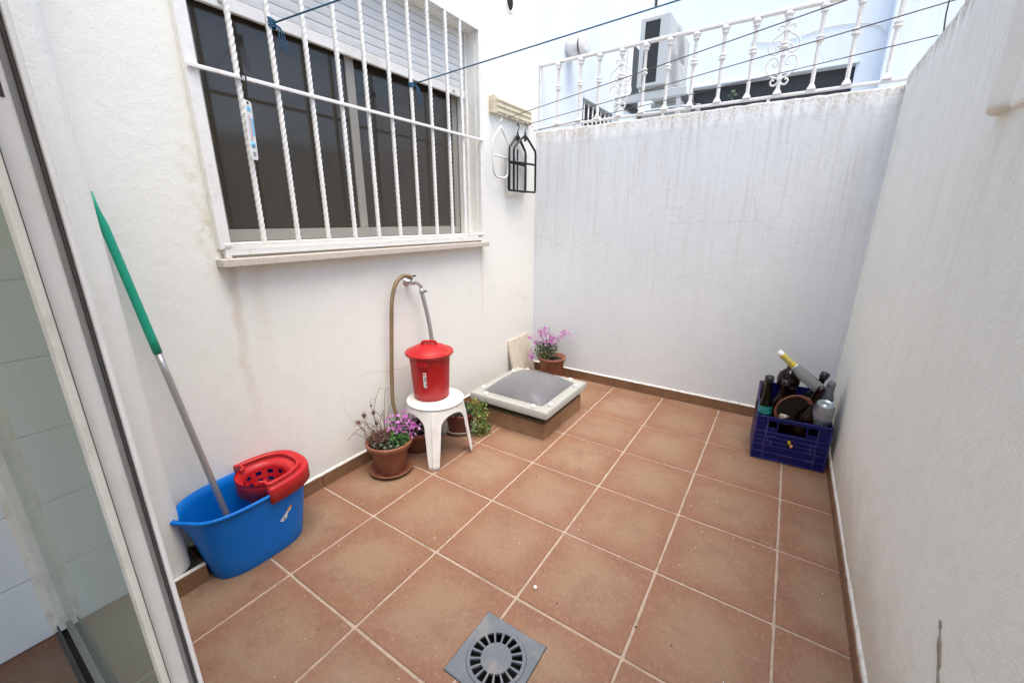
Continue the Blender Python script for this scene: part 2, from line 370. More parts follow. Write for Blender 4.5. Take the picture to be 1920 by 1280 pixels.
for j in range(-4, 7):
    y0, y1 = j * T, min((j + 1) * T, 2.90)
    for i in range(6):
        x0, x1 = xs[i], xs[i + 1]; cx = (i + .5) * T; cy = (j + .5) * T
        X0, X1, Y0, Y1 = x0 + G - cx, x1 - G - cx, y0 + G - cy, y1 - G - cy
        poly = [(X0, Y0), (X1, Y0), (X1, Y1), (X0, Y1)]
        if j == 0 and i == 2: poly = [(X0, Y0), (X1, Y0), (X1, DY0 - cy), (DX0 - cx, DY0 - cy), (DX0 - cx, DY1 - cy), (X1, DY1 - cy), (X1, Y1), (X0, Y1)]
        if j == 0 and i == 3: poly = [(X0, Y0), (X1, Y0), (X1, Y1), (X0, Y1), (X0, DY1 - cy), (DX1 - cx, DY1 - cy), (DX1 - cx, DY0 - cy), (X0, DY0 - cy)]
        plain = 0 < i < 5 and j < 6 and len(poly) == 4
        if plain and len(full) == 4: me = random.choice(full)
        else:
            me = slab_mesh(wobble(poly) if len(poly) == 4 else poly)
            if plain: full.append(me)
        o = link('tile', me, 'tile', floor, loc=(cx, cy, random.uniform(-.0006, .0006)))
        o.rotation_euler = (random.uniform(-.0012, .0012), random.uniform(-.0012, .0012), random.uniform(-.002, .002) if plain else 0)

# ------------------------------------------------------------------ house wall with the window
WY0, WY1, WZ0, WZ1 = .150, 1.985, 1.375, 2.765
hw = thing('house_wall', 'white plastered house wall with the barred window on the left', 'wall')
m = MB(); Y0, Y1, Z1 = -.25, 2.9, 3.45
def qx(x, y0, y1, z0, z1): m.add([(x, y0, z0), (x, y1, z0), (x, y1, z1), (x, y0, z1)], [(0, 1, 2, 3)])
qx(0, Y0, WY0, -.01, Z1); qx(0, WY1, Y1, -.01, Z1); qx(0, WY0, WY1, -.01, WZ0); qx(0, WY0, WY1, WZ1, Z1)
D = -.2
m.add([(0, WY0, WZ0), (0, WY0, WZ1), (D, WY0, WZ1), (D, WY0, WZ0)], [(0, 1, 2, 3)])
m.add([(0, WY1, WZ0), (0, WY1, WZ1), (D, WY1, WZ1), (D, WY1, WZ0)], [(3, 2, 1, 0)])
m.add([(0, WY0, WZ0), (0, WY1, WZ0), (D, WY1, WZ0), (D, WY0, WZ0)], [(3, 2, 1, 0)])
m.add([(0, WY0, WZ1), (0, WY1, WZ1), (D, WY1, WZ1), (D, WY0, WZ1)], [(0, 1, 2, 3)])
m.build('plaster', 'house', hw, fix=False)
# projecting return with a rounded edge, beside the door
rx, ry, rr = .168, -.237, .07
poly = [(-.02, -.57), (rx, -.57)] + [(rx - rr + rr * math.cos(a), ry - rr + rr * math.sin(a)) for a in [k * math.pi / 2 / 10 for k in range(11)]] + [(-.02, ry)]
mb = MB(); mb.rings([[(p[0], p[1], z) for p in poly] for z in (.085, 1, 2, 3, 3.45)], smooth=True); ret = mb.build('wall_return', 'house', hw)
md = ret.modifiers.new('es', 'EDGE_SPLIT'); md.split_angle = R(35)
MB().prism([(-.02, -.565), (.176, -.565), (.176, -.219), (-.02, -.219)], 2, 0, .0835).build('mossy_ledge', 'moss', hw)
for (a, b) in ((-.565, -.208),):
    o = boxo('skirting_tile', 'skirt', hw, .1765, .188, a, b, 0, .082, bevel=.0015)
boxo('skirting_tile', 'skirt', hw, .0, .176, -.2185, -.208, 0, .082, bevel=.0015)
boxo('mortar_line', 'caulk', hw, .170, .189, -.565, -.207, .082, .088, bevel=.002)
for a, b in ((-.205, .0), (0, .45), (.45, .9), (.9, 1.35), (1.35, 1.8), (1.8, 2.25), (2.25, 2.7), (2.7, 2.858)):
    boxo('skirting_tile', 'skirt', hw, .0, .012, a + .0018, b - .0018, 0, .078 + random.uniform(-.001, .001), bevel=.0015)
mb = MB(); n = 90
mb.rings([[(.0005, y, .077), (.014 + random.uniform(-.002, .001), y, .079 + random.uniform(-.001, .001)), (.011 + random.uniform(-.003, .001), y, .086 + random.uniform(-.002, .003)), (.0005, y, .093)] for y in [-.2 + 3.05 * k / n for k in range(n + 1)]], smooth=True)
mb.build('mortar_line', 'caulk', hw)
# dark round vent hole high up
mb = MB(); ring = lambda r, x: [(x, 2.44 + r * .8 * math.cos(t), 3.10 + r * (1 + .08 * math.sin(3 * t)) * math.sin(t)) for t in [2 * math.pi * k / 24 for k in range(24)]]
mb.rings([ring(.0, .004), ring(.052, .004)], cap0=False, cap1=False); mb.build('vent_hole', 'dark', hw)
MB().rings([ring(.052, .0005), ring(.056, .006), ring(.066, .006), ring(.072, .0005)], False, False).build('vent_rim', 'house', hw)
# stone sill
boxo('window_sill', 'sill', hw, -.19, .068, .128, 2.045, 1.305, 1.340, bevel=.004)
boxo('sill_bed', 'house', hw, -.19, .001, WY0, WY1, 1.34, 1.374)
# window: frame, two sashes, panes, roller shutter
win = boxo('window', 'white_alu', hw, -.135, -.095, WY0 + .001, WY0 + .045, WZ0 + .001, WZ1 - .001, bevel=.003)
for b in ((-.135, -.095, WY1 - .045, WY1 - .001, WZ0 + .001, WZ1 - .001), (-.135, -.095, WY0 + .0455, WY1 - .0455, WZ0 + .001, WZ0 + .028), (-.135, -.095, WY0 + .0455, WY1 - .0455, WZ1 - .04, WZ1 - .001)):
    boxo('frame_profile', 'white_alu', win, *b, bevel=.003)
YM = 1.00
def sash(x, y0, y1, nm):
    s = boxo(nm, 'grey_alu', hw, x - .028, x, y0, y1, WZ0 + .03, WZ0 + .085, bevel=.003)
    boxo('stile', 'grey_alu', s, x - .028, x - .001, y0, y0 + .055, WZ0 + .0855, 2.70, bevel=.003)
    boxo('stile', 'grey_alu', s, x - .028, x - .001, y1 - .055, y1, WZ0 + .0855, 2.70, bevel=.003)
    boxo('pane', 'pane', s, x - .018, x - .012, y0 + .05, y1 - .05, WZ0 + .08, 2.70)
sash(-.105, WY0 + .046, YM + .03, 'sash'); sash(-.136, YM - .03, WY1 - .046, 'sash')
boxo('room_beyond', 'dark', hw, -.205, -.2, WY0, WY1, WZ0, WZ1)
sh = boxo('roller_shutter', 'white_alu', hw, -.092, -.070, WY0 + .03, WY1 - .03, 2.352, 2.405, bevel=.004)
mb = MB(); mb.prism([(-.090, 0), (-.0760, 0), (-.0745, .004), (-.0735, .022), (-.0745, .0400), (-.0765, .0430), (-.090, .0430)], 1, WY0 + .03, WY1 - .03); sm = mb.mesh('slat')
for k in range(8): link('slat', sm, 'shutter', sh, loc=(0, 0, 2.4075 + k * .045), bevel=.001)
for y in (.36, 1.83): MB().lathe([(.011, 0), (.011, .012), (.006, .016)], 12, Matrix.Translation((-.07, y, 2.378)) @ Matrix.Rotation(R(90), 4, 'Y')).build('stop_knob', 'whitep', sh)
for s in (WY0 + .0005, WY1 - .0245): boxo('shutter_guide', 'white_alu', hw, -.094, -.066, s, s + .024, WZ0 + .03, WZ1 - .002, bevel=.002)

# ------------------------------------------------------------------ window grille
gr = thing('window_grille', 'white iron grille of twisted bars over the window', 'window grille', (.0, 1.09, 1.36))
inv = Matrix.Translation((0, -1.09, -1.36))
def gbox(name, *b, bevel=.002): return MB().box(*b, mat=inv).build(name, 'white_metal', gr, bevel)
GX = .030
gbox('frame_plate', .001, .036, .142, .186, 1.382, 2.80); gbox('frame_plate', .001, .036, 1.992, 2.022, 1.372, 2.80)
gbox('frame_plate', .001, .036, .1865, 1.9915, 2.768, 2.80)
gbox('bottom_rail', .012, .040, .160, 2.022, 1.392, 1.4035, bevel=.0015); gbox('bottom_rail', .006, .034, .168, 2.0, 1.352, 1.377, bevel=.002)
for y in (.172, 2.003): gbox('foot', .005, .033, y - .012, y + .012, 1.3412, 1.3915)
gbox('mid_rail', GX + .0085, GX + .0205, .146, 2.018, 2.066, 2.082, bevel=.003)
mb = MB(); mb.twist((0, 0, 0), (0, 0, 1.363), .0120, 12, 240, 8, .86); bm_ = mb.mesh('bar')
bars = [.331, .496, .662, .828, .993, 1.159, 1.325, 1.490, 1.652, 1.80, 1.93]
for k, y in enumerate(bars[:10]):
    link('bar', bm_, 'white_metal', gr, loc=(GX - (0 if k < 9 else .004), y - 1.09, .0445))
for y in (2.03,): boxo('bracket', 'white_metal', gr, .002, .02, y - 1.09 - .008, y - 1.09 + .03, .695, .709, bevel=.002)

# ------------------------------------------------------------------ rear boundary wall
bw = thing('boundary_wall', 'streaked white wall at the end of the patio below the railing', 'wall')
mb = MB(); n = 60; prof = []
for k in range(n + 1):
    x = -.001 + 2.502 * k / n; dz = random.uniform(-.004, .003)
    prof.append([(x, 2.87, -.01), (x, 2.87, 1.1), (x, 2.87, 2.15), (x, 2.870 + random.uniform(-.001, .001), 2.257 + dz), (x, 2.881, 2.270 + dz), (x, 2.93, 2.273 + dz), (x, 2.985, 2.268), (x, 2.985, -.01)])
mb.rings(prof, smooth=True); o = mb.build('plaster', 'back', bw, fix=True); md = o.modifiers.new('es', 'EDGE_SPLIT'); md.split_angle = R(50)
for a, b in ((.013, .45), (.45, .9), (.9, 1.35), (1.35, 1.8), (1.8, 2.25), (2.25, 2.488)):
    boxo('skirting_tile', 'skirt', bw, a + .0018, b - .0018, 2.858, 2.8699, 0, .080 + random.uniform(-.001, .001), bevel=.0015)
mb = MB(); n = 80
mb.rings([[(x, 2.8695, .079), (x, 2.8560 + random.uniform(-.001, .002), .081 + random.uniform(-.001, .001)), (x, 2.8590 + random.uniform(-.001, .003), .089 + random.uniform(-.002, .003)), (x, 2.8695, .096)] for x in [.001 + 2.498 * k / n for k in range(n + 1)]], smooth=True)
mb.build('mortar_line', 'caulk', bw)

# ------------------------------------------------------------------ right boundary wall
rw = thing('boundary_wall', 'grimy white wall along the right side with brown streaks', 'wall')
mb = MB(); n = 80; rs = []
for k in range(n + 1):
    y = -.62 + 3.49 * k / n - .0; dz = random.uniform(-.006, .004); wv = .004 * math.sin(y * 3.1) + .003 * math.sin(y * 7.7 + 1)
    rs.append([(2.500, y, -.01), (2.496 + wv * .3, y, .08), (2.498 + wv, y, .35), (2.4995 + wv, y, .9), (2.4995 + wv * .5, y, 1.6), (2.4995, y, 2.2), (2.500 + random.uniform(-.001, .001), y, 2.315 + dz), (2.512, y, 2.333 + dz), (2.66, y, 2.333), (2.66, y, -.01)])
mb.rings(rs, smooth=True); o = mb.build('plaster', 'right', rw, fix=True); md = o.modifiers.new('es', 'EDGE_SPLIT'); md.split_angle = R(50)
ys = [-.45, 0, .45, .9, 1.35, 1.8, 2.25, 2.69, 2.856]
for a, b in zip(ys, ys[1:]): boxo('skirting_tile', 'skirt', rw, 2.484, 2.4955, a + .0018, b - .0018, 0, .066 + random.uniform(-.001, .001), bevel=.0015)
mb = MB(); n = 110
mb.rings([[(2.4995, y, .066), (2.4870 + random.uniform(-.001, .002), y, .0675 + random.uniform(-.001, .001)), (2.4885 + random.uniform(-.002, .003), y, .077 + random.uniform(-.003, .004)), (2.4995, y, .092 + random.uniform(-.003, .006))] for y in [-.45 + 3.30 * k / n for k in range(n + 1)]], smooth=True)
mb.build('mortar_line', 'caulk', rw)
# half-round plaster casing of a buried pipe, ending in a little ledge
mb = MB(); rs = []
for z, k in [(1.780, .80), (1.783, .95), (1.795, 1), (1.83, 1), (1.95, .97), (2.1, 1.02), (2.25, 1), (2.332, 1)]:
    wob = .006 * math.sin(z * 31) + .004 * math.sin(z * 77)
    rs.append([(2.503 - .042 * k * math.sin(t) ** .8, 1.055 + (.075 + wob * (1 if t > 1.6 else 0)) * -math.cos(t), z) for t in [math.pi * q / 14 for q in range(15)]])
mb.rings(rs, smooth=True); o = mb.build('pipe_casing', 'house', rw, fix=True)
mb = MB(); rs = [[(2.502, y, 1.770), (2.487, y, 1.775), (2.484, y, 1.784), (2.488, y, 2.33), (2.502, y, 2.33)] for y in [-.6 + 1.585 * q / 20 for q in range(21)]]
mb.rings(rs, smooth=False); mb.build('plaster_ledge', 'right', rw, fix=True)
# chipped spot
cz = [.618, .612, .604, .596, .588, .578, .566, .554, .545, .536, .526, .515, .50, .48]
wd = [.002, .007, .003, .002, .007, .011, .012, .009, .004, .003, .006, .005, .003, .001]
ctr = [.472 - (.618 - z) * .80 + .003 * math.sin(z * 190) for z in cz]
pts = [(c + w_, z) for c, w_, z in zip(ctr, wd, cz)] + [(c - w_, z - .002) for c, w_, z in list(zip(ctr, wd, cz))[::-1]]
MB().prism(pts, 0, 2.4965, 2.502).build('chipped_patch', 'mortar', rw)

# ------------------------------------------------------------------ interior behind the camera (seen beside and in the door glass)
it = boxo('interior_wall', 'inner', None, -.14, -.0275, -3.0, -.571, -.01, 2.6); it['kind'] = 'structure'
th, tw = .262, .42
for k in range(10):
    for j in range(6):
        y1 = -.572 - j * tw; y0 = y1 - tw
        o = link('wall_tile', slab_mesh([(-.1298, -.2088), (.1298, -.2088), (.1298, .2088), (-.1298, .2088)], .011, .001) if (k, j) == (0, 0) else bpy.data.objects['wall_tile'].data, 'walltile', it)
        o.location = (-.0165, (y0 + y1) / 2, .136 + k * th); o.rotation_euler = (0, R(90), 0)
for nm, b in (('interior_ceiling', (-.14, 2.7, -3.0, -.66, 2.5, 2.6)), ('wall_over_door', (-.14, 2.7, -.66, -.571, 2.25, 2.9))):
    o = boxo(nm, 'inner', None, *b); o['kind'] = 'structure'

# ------------------------------------------------------------------ sliding glass door (open, stacked on the left)
dr = thing('sliding_glass_door', 'white aluminium sliding glass door leaf at the left edge', 'door', (1.5, -.595, 0))
iv = Matrix.Translation((-1.5, .595, 0))
def dbox(name, mat, *b, bevel=.0008): return MB().box(*b, mat=iv).build(name, mat, dr, bevel)
ZB, ZT = .035, 2.22
dbox('stile', 'cream_alu', 1.488, 1.512, -.6108, -.6042, ZB, ZT, bevel=.0015)
dbox('stile', 'white_alu', 1.470, 1.498, -.6040, -.5746, ZB, ZT)
dbox('gasket', 'gasket', 1.4985, 1.503, -.6040, -.6024, ZB, ZT, bevel=0)
dbox('gasket', 'gasket', 1.4985, 1.5060, -.5816, -.5792, ZB, ZT, bevel=.001)
dbox('groove_shade_strip', 'groove_shade', 1.4985, 1.5005, -.5860, -.5818, ZB, ZT, bevel=0)  # grey strip painting the shading of the channel beside the gasket
dbox('stile', 'white_alu', 1.4985, 1.512, -.5790, -.5745, ZB, ZT, bevel=.0015)
dbox('latch_slot', 'gasket', 1.4982, 1.4988, -.603, -.590, 1.60, 1.70, bevel=0)
dbox('latch_bar', 'gasket', 1.4840, 1.4860, -.6092, -.6078, 1.10, 1.36, bevel=0)
dbox('stile', 'cream_alu', -.012, .030, -.6265, -.585, ZB, ZT)
dbox('bottom_rail', 'grey_alu', .0305, 1.4695, -.6115, -.588, ZB, .062)
dbox('top_rail', 'white_alu', .0305, 1.4695, -.6115, -.588, 2.16, ZT)
dbox('pane', 'door_glass', .028, 1.472, -.6030, -.5985, .055, 2.17, bevel=0)
df = thing('door_frame', 'aluminium door frame and floor track below the sliding door', 'door frame', (1.2, -.6, 0))
iv2 = Matrix.Translation((-1.2, .6, 0))
for nm, b in (('track', (-.014, 2.5, -.640, -.560, .0005, .010)), ('track_rib', (-.014, 2.5, -.632, -.626, .0105, .032)), ('track_rib', (-.014, 2.5, -.602, -.597, .0105, .030)), ('track_rib', (-.014, 2.5, -.570, -.564, .0105, .032)),
              ('jamb', (-.0155, -.0125, -.645, -.572, .011, 2.249)), ('jamb', (2.46, 2.496, -.640, -.560, .011, 2.249)), ('head', (-.0155, 2.5, -.640, -.572, 2.225, 2.2495))):
    MB().box(*b, mat=iv2).build(nm, 'cream_alu' if nm == 'jamb' else 'track', df, .001)

# ------------------------------------------------------------------ iron railing on the boundary wall
rl = thing('iron_railing', 'white wrought iron railing with scrolls on top of the end wall', 'railing', (1.25, 2.925, 2.27))
def rbox(name, *b, bevel=.003): return boxo(name, 'white_metal', rl, b[0] - 1.25, b[1] - 1.25, b[2], b[3], b[4] - 2.27, b[5] - 2.27, bevel=bevel)
rbox('top_rail', .0, 2.50, -.02, .02, 2.792, 2.812); rbox('bottom_rail', .0, 2.56, -.016, .016, 2.300, 2.316)
rbox('end_post', .002, .022, -.012, .012, 2.274, 2.7915)
for x in (.35, 1.1, 1.8): rbox('foot', x - .01, x + .01, -.01, .01, 2.268, 2.2995)
def baluster():
    mb = MB(); sq = lambda h, z: [(h, h, z), (-h, h, z), (-h, -h, z), (h, -h, z)]
    mb.rings([sq(.024, 0), sq(.024, .010), sq(.019, .014), sq(.019, .022), sq(.013, .028), sq(.011, .038)], smooth=False)
    mb.twist((0, 0, .038), (0, 0, .275), .0130, 4, 44)
    mb.lathe([(.013, .268), (.023, .273), (.025, .280), (.018, .285), (.0175, .291), (.024, .296), (.023, .303), (.013, .308)], 14)
    mb.twist((0, 0, .305), (0, 0, .435), .0130, 3, 26)
    mb.lathe([(.013, .428), (.022, .433), (.022, .439), (.017, .443), (.020, .448), (.028, .457), (.029, .466), (.022, .4755)], 14)
    return mb
bmesh_ = baluster().mesh('baluster')
spots = [.185, .392, .558, .744, .930, 1.106, 1.289, 1.476, 1.665, 1.845, 2.034, 2.215, 2.408]
rights = [[(.008, .375), (.035, .352), (.068, .330), (.084, .298), (.080, .262), (.056, .244), (.032, .250), (.022, .274), (.034, .292), (.047, .282), (.042, .268)],
          [(.008, .098), (.040, .108), (.072, .134), (.088, .172), (.078, .212), (.050, .226), (.028, .212), (.022, .186), (.036, .172), (.050, .182), (.046, .196)],
          [(.008, .074), (.024, .060), (.042, .062), (.050, .080), (.040, .094), (.031, .086)],
          [(.008, .384), (.022, .400), (.040, .402), (.046, .388), (.037, .380)]]
for k, x in enumerate(spots):
    o = link('baluster', bmesh_, 'white_metal', rl, loc=(x - 1.25, 0, .0462))
    if k in (3, 9):
        o.name = 'scroll_baluster'
        for s in (-1, 1):
            mb = MB()
            for p in rights: mb.tube(spline([(s * a, .0, b) for a, b in p], 5), .0056, 6)
            mb.build('scroll', 'white_metal', o)
        for a, b in ((.365, .39), (.085, .11), (.225, .247)): MB().box(-.014, .014, -.014, .014, a, b).build('collar', 'white_metal', o, .002)

# ------------------------------------------------------------------ neighbour's house
nb = thing('neighbour_house', 'pale blue white house walls behind the railing', 'house')
mb = MB()
def wq(x0, y0, x1, y1, z0, z1): mb.add([(x0, y0, z0), (x1, y1, z0), (x1, y1, z1), (x0, y0, z1)], [(0, 1, 2, 3)])
NY = 6.66; OX0, OX1, OZ0, OZ1 = .50, 2.43, 2.3, 3.395
VY0, VY1, VZ0, VZ1 = 3.85, 4.75, 2.2, 2.76
wq(0, VY0, 0, 2.901, -.4, 5.6); wq(0, NY, 0, VY1, -.4, 5.6); wq(0, VY1, 0, VY0, -.4, VZ0); wq(0, VY1, 0, VY0, VZ1, 5.6)
wq(-.12, VY0, 0, VY0, VZ0, VZ1); wq(0, VY1, -.12, VY1, VZ0, VZ1); mb.add([(0, VY0, VZ1), (0, VY1, VZ1), (-.12, VY1, VZ1), (-.12, VY0, VZ1)], [(0, 1, 2, 3)])
wq(OX0, NY, 0, NY, -.4, 5.6); wq(5.5, NY, OX1, NY, -.4, 5.6); wq(OX1, NY, OX0, NY, -.4, OZ0); wq(OX1, NY, OX0, NY, OZ1, 5.6)
wq(OX0, NY + .5, OX0, NY, OZ0, OZ1); wq(OX1, NY, OX1, NY + .5, OZ0, OZ1); mb.add([(OX0, NY, OZ1), (OX1, NY, OZ1), (OX1, NY + .5, OZ1), (OX0, NY + .5, OZ1)], [(3, 2, 1, 0)])
mb.build('wall', 'neigh', nb)
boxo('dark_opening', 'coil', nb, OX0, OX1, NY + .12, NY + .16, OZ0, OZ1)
boxo('opening_trim', 'neigh', nb, OX0 - .02, OX1 + .03, NY - .035, NY - .002, OZ1 + .002, OZ1 + .03, bevel=.003)
boxo('pilaster', 'neigh', nb, 2.672, 2.90, NY - .22, NY - .002, -.4, 5.5, bevel=.01)
vw = boxo('window', 'coil', nb, -.11, -.10, VY0, VY1, VZ0, VZ1)
for k in range(7): MB().tube([(-.03, VY0 + .10 + k * .12, VZ0), (-.03, VY0 + .10 + k * .12, VZ1)], .010, 6).build('window_bar', 'white_metal', vw)
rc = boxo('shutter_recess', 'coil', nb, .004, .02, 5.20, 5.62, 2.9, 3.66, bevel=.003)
boxo('recess_frame', 'white_alu', rc, .004, .05, 5.12, 5.198, 2.9, 3.68, bevel=.003)
MB().tube([(.02, 6.08, 4.35), (.02, 6.08, 5.5)], .016, 8).build('conduit', 'wire', nb)
MB().tube(spline([(1.2, NY - .012, 3.86), (1.6, NY - .012, 3.80), (2.1, NY - .012, 3.86), (2.5, NY - .012, 3.80), (2.68, NY - .012, 3.66)], 8), .006, 6).build('cable', 'shutter', nb)
vp = MB().lathe([(.075, .0), (.078, .06), (.085, .075), (.085, .12), (.07, .125)], 24, Matrix.Translation((.0, 3.46, 3.09)) @ Matrix.Rotation(R(90), 4, 'Y')).build('vent_pipe', 'whitep', nb)
MB().lathe([(.066, .125), (.066, .150)], 24, Matrix.Translation((.0, 3.46, 3.09)) @ Matrix.Rotation(R(90), 4, 'Y')).build('vent_gap', 'dark', vp)
MB().lathe([(.098, .150), (.10, .158), (.09, .18), (.05, .19)], 24, Matrix.Translation((.0, 3.46, 3.09)) @ Matrix.Rotation(R(90), 4, 'Y')).build('vent_cap', 'whitep', vp)
tp = MB().tube([(1.06, NY - .02, 3.08), (1.06, NY - .02, 3.22)], .02, 8); tp.tube([(.99, NY - .02, 3.22), (1.13, NY - .02, 3.22)], .025, 8); tp.tube([(1.06, NY - .02, 3.22), (1.06, NY - .02, 3.29)], .035, 8)
tp.box(1.02, 1.10, NY - .03, NY + .119, 3.05, 3.079); tp.build('tap', 'blackpaint', nb)

# air conditioner on its stand
ac = thing('air_conditioner', 'grey white air conditioner outdoor unit behind the railing', 'air conditioner', (.75, 4.1, 1.4))
iv3 = Matrix.Translation((-.75, -4.1, -1.4))
def abox(name, mat, *b, parent=None, bevel=.004): return MB().box(*b, mat=iv3).build(name, mat, parent or ac, bevel)
AX0, AX1, AY0, AY1, AZ0, AZ1 = .615, .885, 3.70, 4.52, 2.715, 3.275
cs = abox('casing', 'ac', AX0, AX1, AY0 + .02, AY1, AZ0, AZ1, bevel=.012)
for b in ((AX0 + .004, AX0 + .045, AY0, AY0 + .019, AZ0 + .002, AZ1 - .004), (.795, AX1 - .004, AY0, AY0 + .019, AZ0 + .002, AZ1 - .004), (AX0 + .0455, .7945, AY0, AY0 + .019, AZ1 - .032, AZ1 - .004), (AX0 + .0455, .7945, AY0, AY0 + .019, AZ0 + .002, AZ0 + .028)):
    abox('side_frame', 'ac', *b, parent=cs, bevel=.002)
abox('side_coil', 'coil', AX0 + .046, .794, AY0 + .010, AY0 + .0195, AZ0 + .0285, AZ1 - .0325, bevel=0)
for k in range(22):
    abox('grille_wire', 'gasket', AX0 + .046, .794, AY0 + .004, AY0 + .007, AZ0 + .05 + k * .0215, AZ0 + .052 + k * .0215, bevel=0)
mb = MB()
for r_ in [.05 + .03 * k for k in range(8)]: mb.tube([iv3 @ Vector((AX1 + .012, 4.02 + r_ * math.cos(t), 3.0 + r_ * math.sin(t))) for t in [2 * math.pi * k / 32 for k in range(33)]], .003, 5)
mb.build('fan_guard', 'ac', ac)
for y in (3.86, 4.36): abox('foot', 'ac', .58, .93, y - .02, y + .02, 2.675, 2.7145)
abox('stand_beam', 'ac', .40, 1.07, 3.72, 3.76, 2.605, 2.6745); abox('stand_beam', 'ac', .40, 1.07, 4.42, 4.46, 2.605, 2.6745)
abox('stand_beam', 'coil', .42, .46, 3.761, 4.419, 2.61, 2.67); abox('stand_beam', 'coil', .99, 1.03, 3.761, 4.419, 2.61, 2.67)
for x in (.42, 1.01):
    for y in (3.74, 4.44): abox('stand_leg', 'ac', x - .02, x + .02, y - .018, y + .018, -.4, 2.6045)
MB().tube([iv3 @ Vector(p) for p in spline([(.80, 4.40, 2.80), (.97, 4.5, 2.72), (1.0, 4.56, 2.5), (.98, 4.56, 1.8), (.9, 4.56, -.4)], 6)], .016, 8).build('pipe', 'hose', ac)

# ------------------------------------------------------------------ clothes lines, board, hangers, cords
bd = thing('clothesline_board', 'cream painted wooden board on the wall holding the clothes lines', 'board', (0, 2.44, 2.28))
MB().box(.0005, .032, -.288, .288, .012, .128).build('plank', 'wood', bd, .004)
MB().box(.0322, .046, -.288, -.245, .008, .132).build('end_cleat', 'wood', bd, .003)
for z in (.035, .075, .112): MB().box(.0322, .040, -.2445, .287, z - .008, z + .008).build('moulding', 'wood', bd, .003)
for y in (-.12, .03, .19, .27): MB().tube(spline([(.03, y, .02), (.05, y, .018), (.06, y, .006), (.052, y, -.004), (.044, y, .0)], 4), .0025, 6).build('hook', 'chrome', bd)
def sag(a, b, s, n=16):
    a, b = Vector(a), Vector(b)
    return [a.lerp(b, k / n) - Vector((0, 0, s * 4 * (k / n) * (1 - k / n))) for k in range(n + 1)]
for a, b, lb in (((.045, 2.328, 2.278), (2.502, 1.51, 2.34), 'dark clothes line across the patio, nearest to the window'), ((.045, 2.637, 2.284), (2.502, 1.895, 2.34), 'dark clothes line across the patio, middle of three'), ((.045, 2.746, 2.252), (2.502, 2.28, 2.33), 'dark clothes line across the patio, closest to the railing')):
    tag(MB().tube(sag(a, b, .004), .0024, 6).build('clothes_line', 'wire', None), lb, 'clothes line', 'dark clothes lines')
tag(MB().tube([(2.515, 2.245, 2.30), (2.505, 2.243, 2.40), (2.500, 2.22, 2.52)], .003, 6).build('line_hook', 'wire', None), 'thin bent wire hook on top of the grimy wall', 'hook')
for (y, z, ye, ze, lb, mt) in ((.512, 2.325, 1.353, 2.70, 'blue cord tied high on the second window bar', 'cord'), (1.335, 2.285, 2.045, 2.70, 'long blue cord tied to a middle window bar', 'cord')):
    c = thing('blue_cord', lb, 'cord', (GX + .013, y, z), group='blue cords tied to the window bars')
    a = Vector((0, 0, 0)); b = Vector((2.52, ye, ze)) - Vector((GX + .013, y, z))
    MB().tube([a.lerp(b, k / 12) for k in range(13)], .0036, 7).build('rope', 'cord', c)
    mb = MB()
    for k in range(3 if y > 1 else 5): mb.tube([(-.013 + .017 * math.cos(t), -.004 + .017 * math.sin(t), -.014 + k * .0068 + .003 * math.sin(t * 2 + k)) for t in [2 * math.pi * q / 14 for q in range(15)]], .0042, 6)
    mb.build('knot', 'cord', c)
    for s in range(3): MB().tube(spline([(0, 0, 0), (.012, .012 + .008 * s, -.02), (.016, .010 + .014 * s, -.055 - .01 * s), (.010, .016 + .012 * s, -.095 - .012 * s)], 5), .0024, 6).build('loose_end', 'cord', c)
mb = MB()
if True:   # post carrying the far ends of the cords, just out of sight above the right wall
    tag(MB().tube([(2.54, 1.353, 2.32), (2.54, 1.353, 2.8)], .015, 8).build('cord_post', 'white_metal', None), 'white iron post on the right wall holding the shorter blue cord', 'post')
    tag(MB().tube([(2.54, 2.045, 2.32), (2.54, 2.045, 2.8)], .015, 8).build('cord_post', 'white_metal', None), 'white iron post on the right wall holding the longer blue cord', 'post')

def hanger(name, mat, label, x, y, zt, wdt, hgt, rot=0, round_=False, mid=True, group=None):
    """flat garment hanger in a plane parallel to the wall"""
    h = thing(name, label, 'hanger', (x, y, zt), 0, group); h.rotation_euler = (0, 0, R(rot))
    MB().tube(spline([(0, .0, -.085), (0, 0, -.05), (0, .018, -.03), (0, .022, -.008), (0, .006, .004), (0, -.012, -.006)], 5), .0035, 7).build('hook', 'chrome' if mat != 'black' else mat, h)
    W = wdt / 2; pr = [(0, -.085), (W * .35, -.12), (W * .95, -.19), (W, -.22)]
    if round_: pr += [(W, -hgt + .09), (W * .93, -hgt + .04), (W * .75, -hgt + .01), (W * .4, -hgt), (0, -hgt)]
    else: pr += [(W, -hgt + .012), (W * .97, -hgt), (0, -hgt)]
    pth = [(0, a, b) for a, b in pr] + [(0, -a, b) for a, b in pr[::-1][1:]]
    mb = MB(); rad = .0080 if mat != 'black' else .0092
    mb.tube([Vector(p) for p in pth], rad, 6); mb.build('loop', mat, h)
    MB().tube([(0, -W, -.30), (0, W, -.30)], rad, 6).build('cross_bar', mat, h)
    if mid: MB().box(-.004, .004, -.005, .005, -hgt, -.19).build('centre_bar', mat, h, .001); MB().prism([(-.014, -.13), (.014, -.13), (.007, -.06), (-.007, -.06)], 0, -.004, .004).build('neck', mat, h, .001)
    return h
hanger('clothes_hanger', 'whitep', 'white plastic clothes hanger under the wooden board', .060, 2.222, 2.285, .235, .455, 4, True, False)
hanger('clothes_hanger', 'black', 'black clothes hanger nearest the corner, frontmost of the black ones', .095, 2.530, 2.265, .300, .525, -6, group='black clothes hangers')
